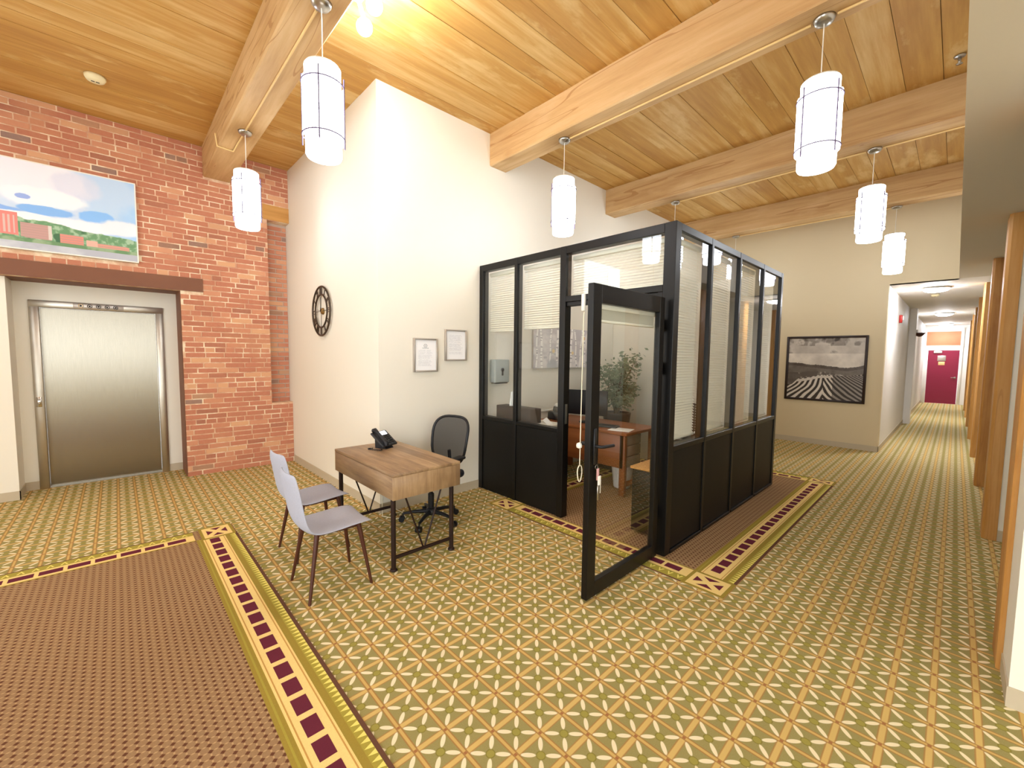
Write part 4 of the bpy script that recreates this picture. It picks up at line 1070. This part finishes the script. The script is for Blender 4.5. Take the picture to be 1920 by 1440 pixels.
# ================================================================== CORRIDOR
def dome(label, x):
    r = thing('ceiling_light', label, 'light', (x, .32, SZ), 0, 'flush lights along the corridor ceiling')
    MB().lathe([(.19, -.03), (.195, -.015), (.195, 0)], n=32).build('rim', 'steel', r); MB().lathe([(.02, -.085), (.09, -.078), (.15, -.06), (.18, -.031)], n=32).build('diffuser', 'dome', r); return r
dm = dome('round flush ceiling light nearest the corridor entrance', 10.75)
dup(dm, (16.7, .30, SZ), 0, 'round flush ceiling light in the middle of the corridor'); dup(dm, (21.6, .32, SZ), 0, 'round flush ceiling light just before the red door')
dt = thing('smoke_alarm', 'small pale smoke alarm on the corridor ceiling behind the first flush light', 'detector', (11.9, .36, SZ)); MB().lathe([(.03, -.04), (.055, -.03), (.06, 0)], n=20).build('cover', 'cream_plastic', dt)
MB().lathe([(.006, -.045), (.012, -.042), (.012, -.039)], n=10).build('sensor', 'dark_plastic', dt)
al = thing('fire_alarm', 'small red and white fire alarm on the corridor wall', 'alarm', (12.0, .87, 2.50)); MB().rbox(-.06, -.05, -.08, .06, 0, .08, .006, 1).build('body', 'red', al); MB().rbox(-.035, -.07, -.03, .035, -.05, .06, .006, 1).build('strobe', 'white_plastic', al)
sn = thing('wall_sconce', 'brown half bowl sconce on the corridor pilaster', 'light', (14.97, .74, 2.34)); 
MB().lathe([(.02, -.10), (.07, -.07), (.115, 0), (.105, 0), (.06, -.05)], (0, -.06, 0), 22).build('bowl', 'leg_brown', sn); MB().rbox(-.05, -.03, -.06, .05, 0, .08, .005, 1).build('wall_plate', 'white_plastic', sn)
RD = (22.7, .336, 0)
rd = MB().box(22.66, -.077, .01, 22.70, .749, 2.018); rd = rel(rd, RD).build('door_1', 'red_door', None, loc=RD, kind='structure')
rel(MB().rbox(22.655, -.155, 0, 22.72, -.079, 2.15, .004, 1).rbox(22.655, .751, 0, 22.72, .90, 2.15, .004, 1).rbox(22.655, -.079, 2.02, 22.72, .751, 2.15, .004, 1), RD).build('door_frame', 'paint_white', rd)
rel(MB().tube([(22.66, .0, 1.0), (22.61, .0, 1.0), (22.60, .10, 1.0)], .014, 8).lathe([(.035, 0), (.035, .012)], n=16, M4=Matrix.Translation((22.66, .0, 1.0)) @ Matrix.Rotation(-PI/2, 4, 'Y')), RD).build('door_handle', 'steel', rd)
rel(MB().rbox(22.60, .38, 1.92, 22.658, .60, 1.985, .006, 1).tube([(22.62, .40, 1.99), (22.58, .52, 2.0), (22.64, .62, 2.03)], .01, 6), RD).build('door_closer', 'white_plastic', rd)
rel(MB().rbox(22.652, .27, 1.62, 22.659, .49, 1.82, .002, 1), RD).build('notice_plate', 'frame_silver', rd); rel(MB().rbox(22.652, .29, 1.46, 22.659, .46, 1.59, .002, 1), RD).build('notice_plate', 'conduit', rd)
b = MB().rbox(22.66, -.13, 2.20, 22.70, .86, 2.72, .004, 1); struct(b, 'trim_4', 'orange_panel')
struct(MB().rbox(22.64, -.16, 2.15, 22.70, .90, 2.20, .004, 1).rbox(22.64, -.16, 2.20, 22.70, -.08, 2.85, .004, 1).rbox(22.64, .82, 2.20, 22.70, .90, 2.85, .004, 1), 'trim_5', 'paint_white')
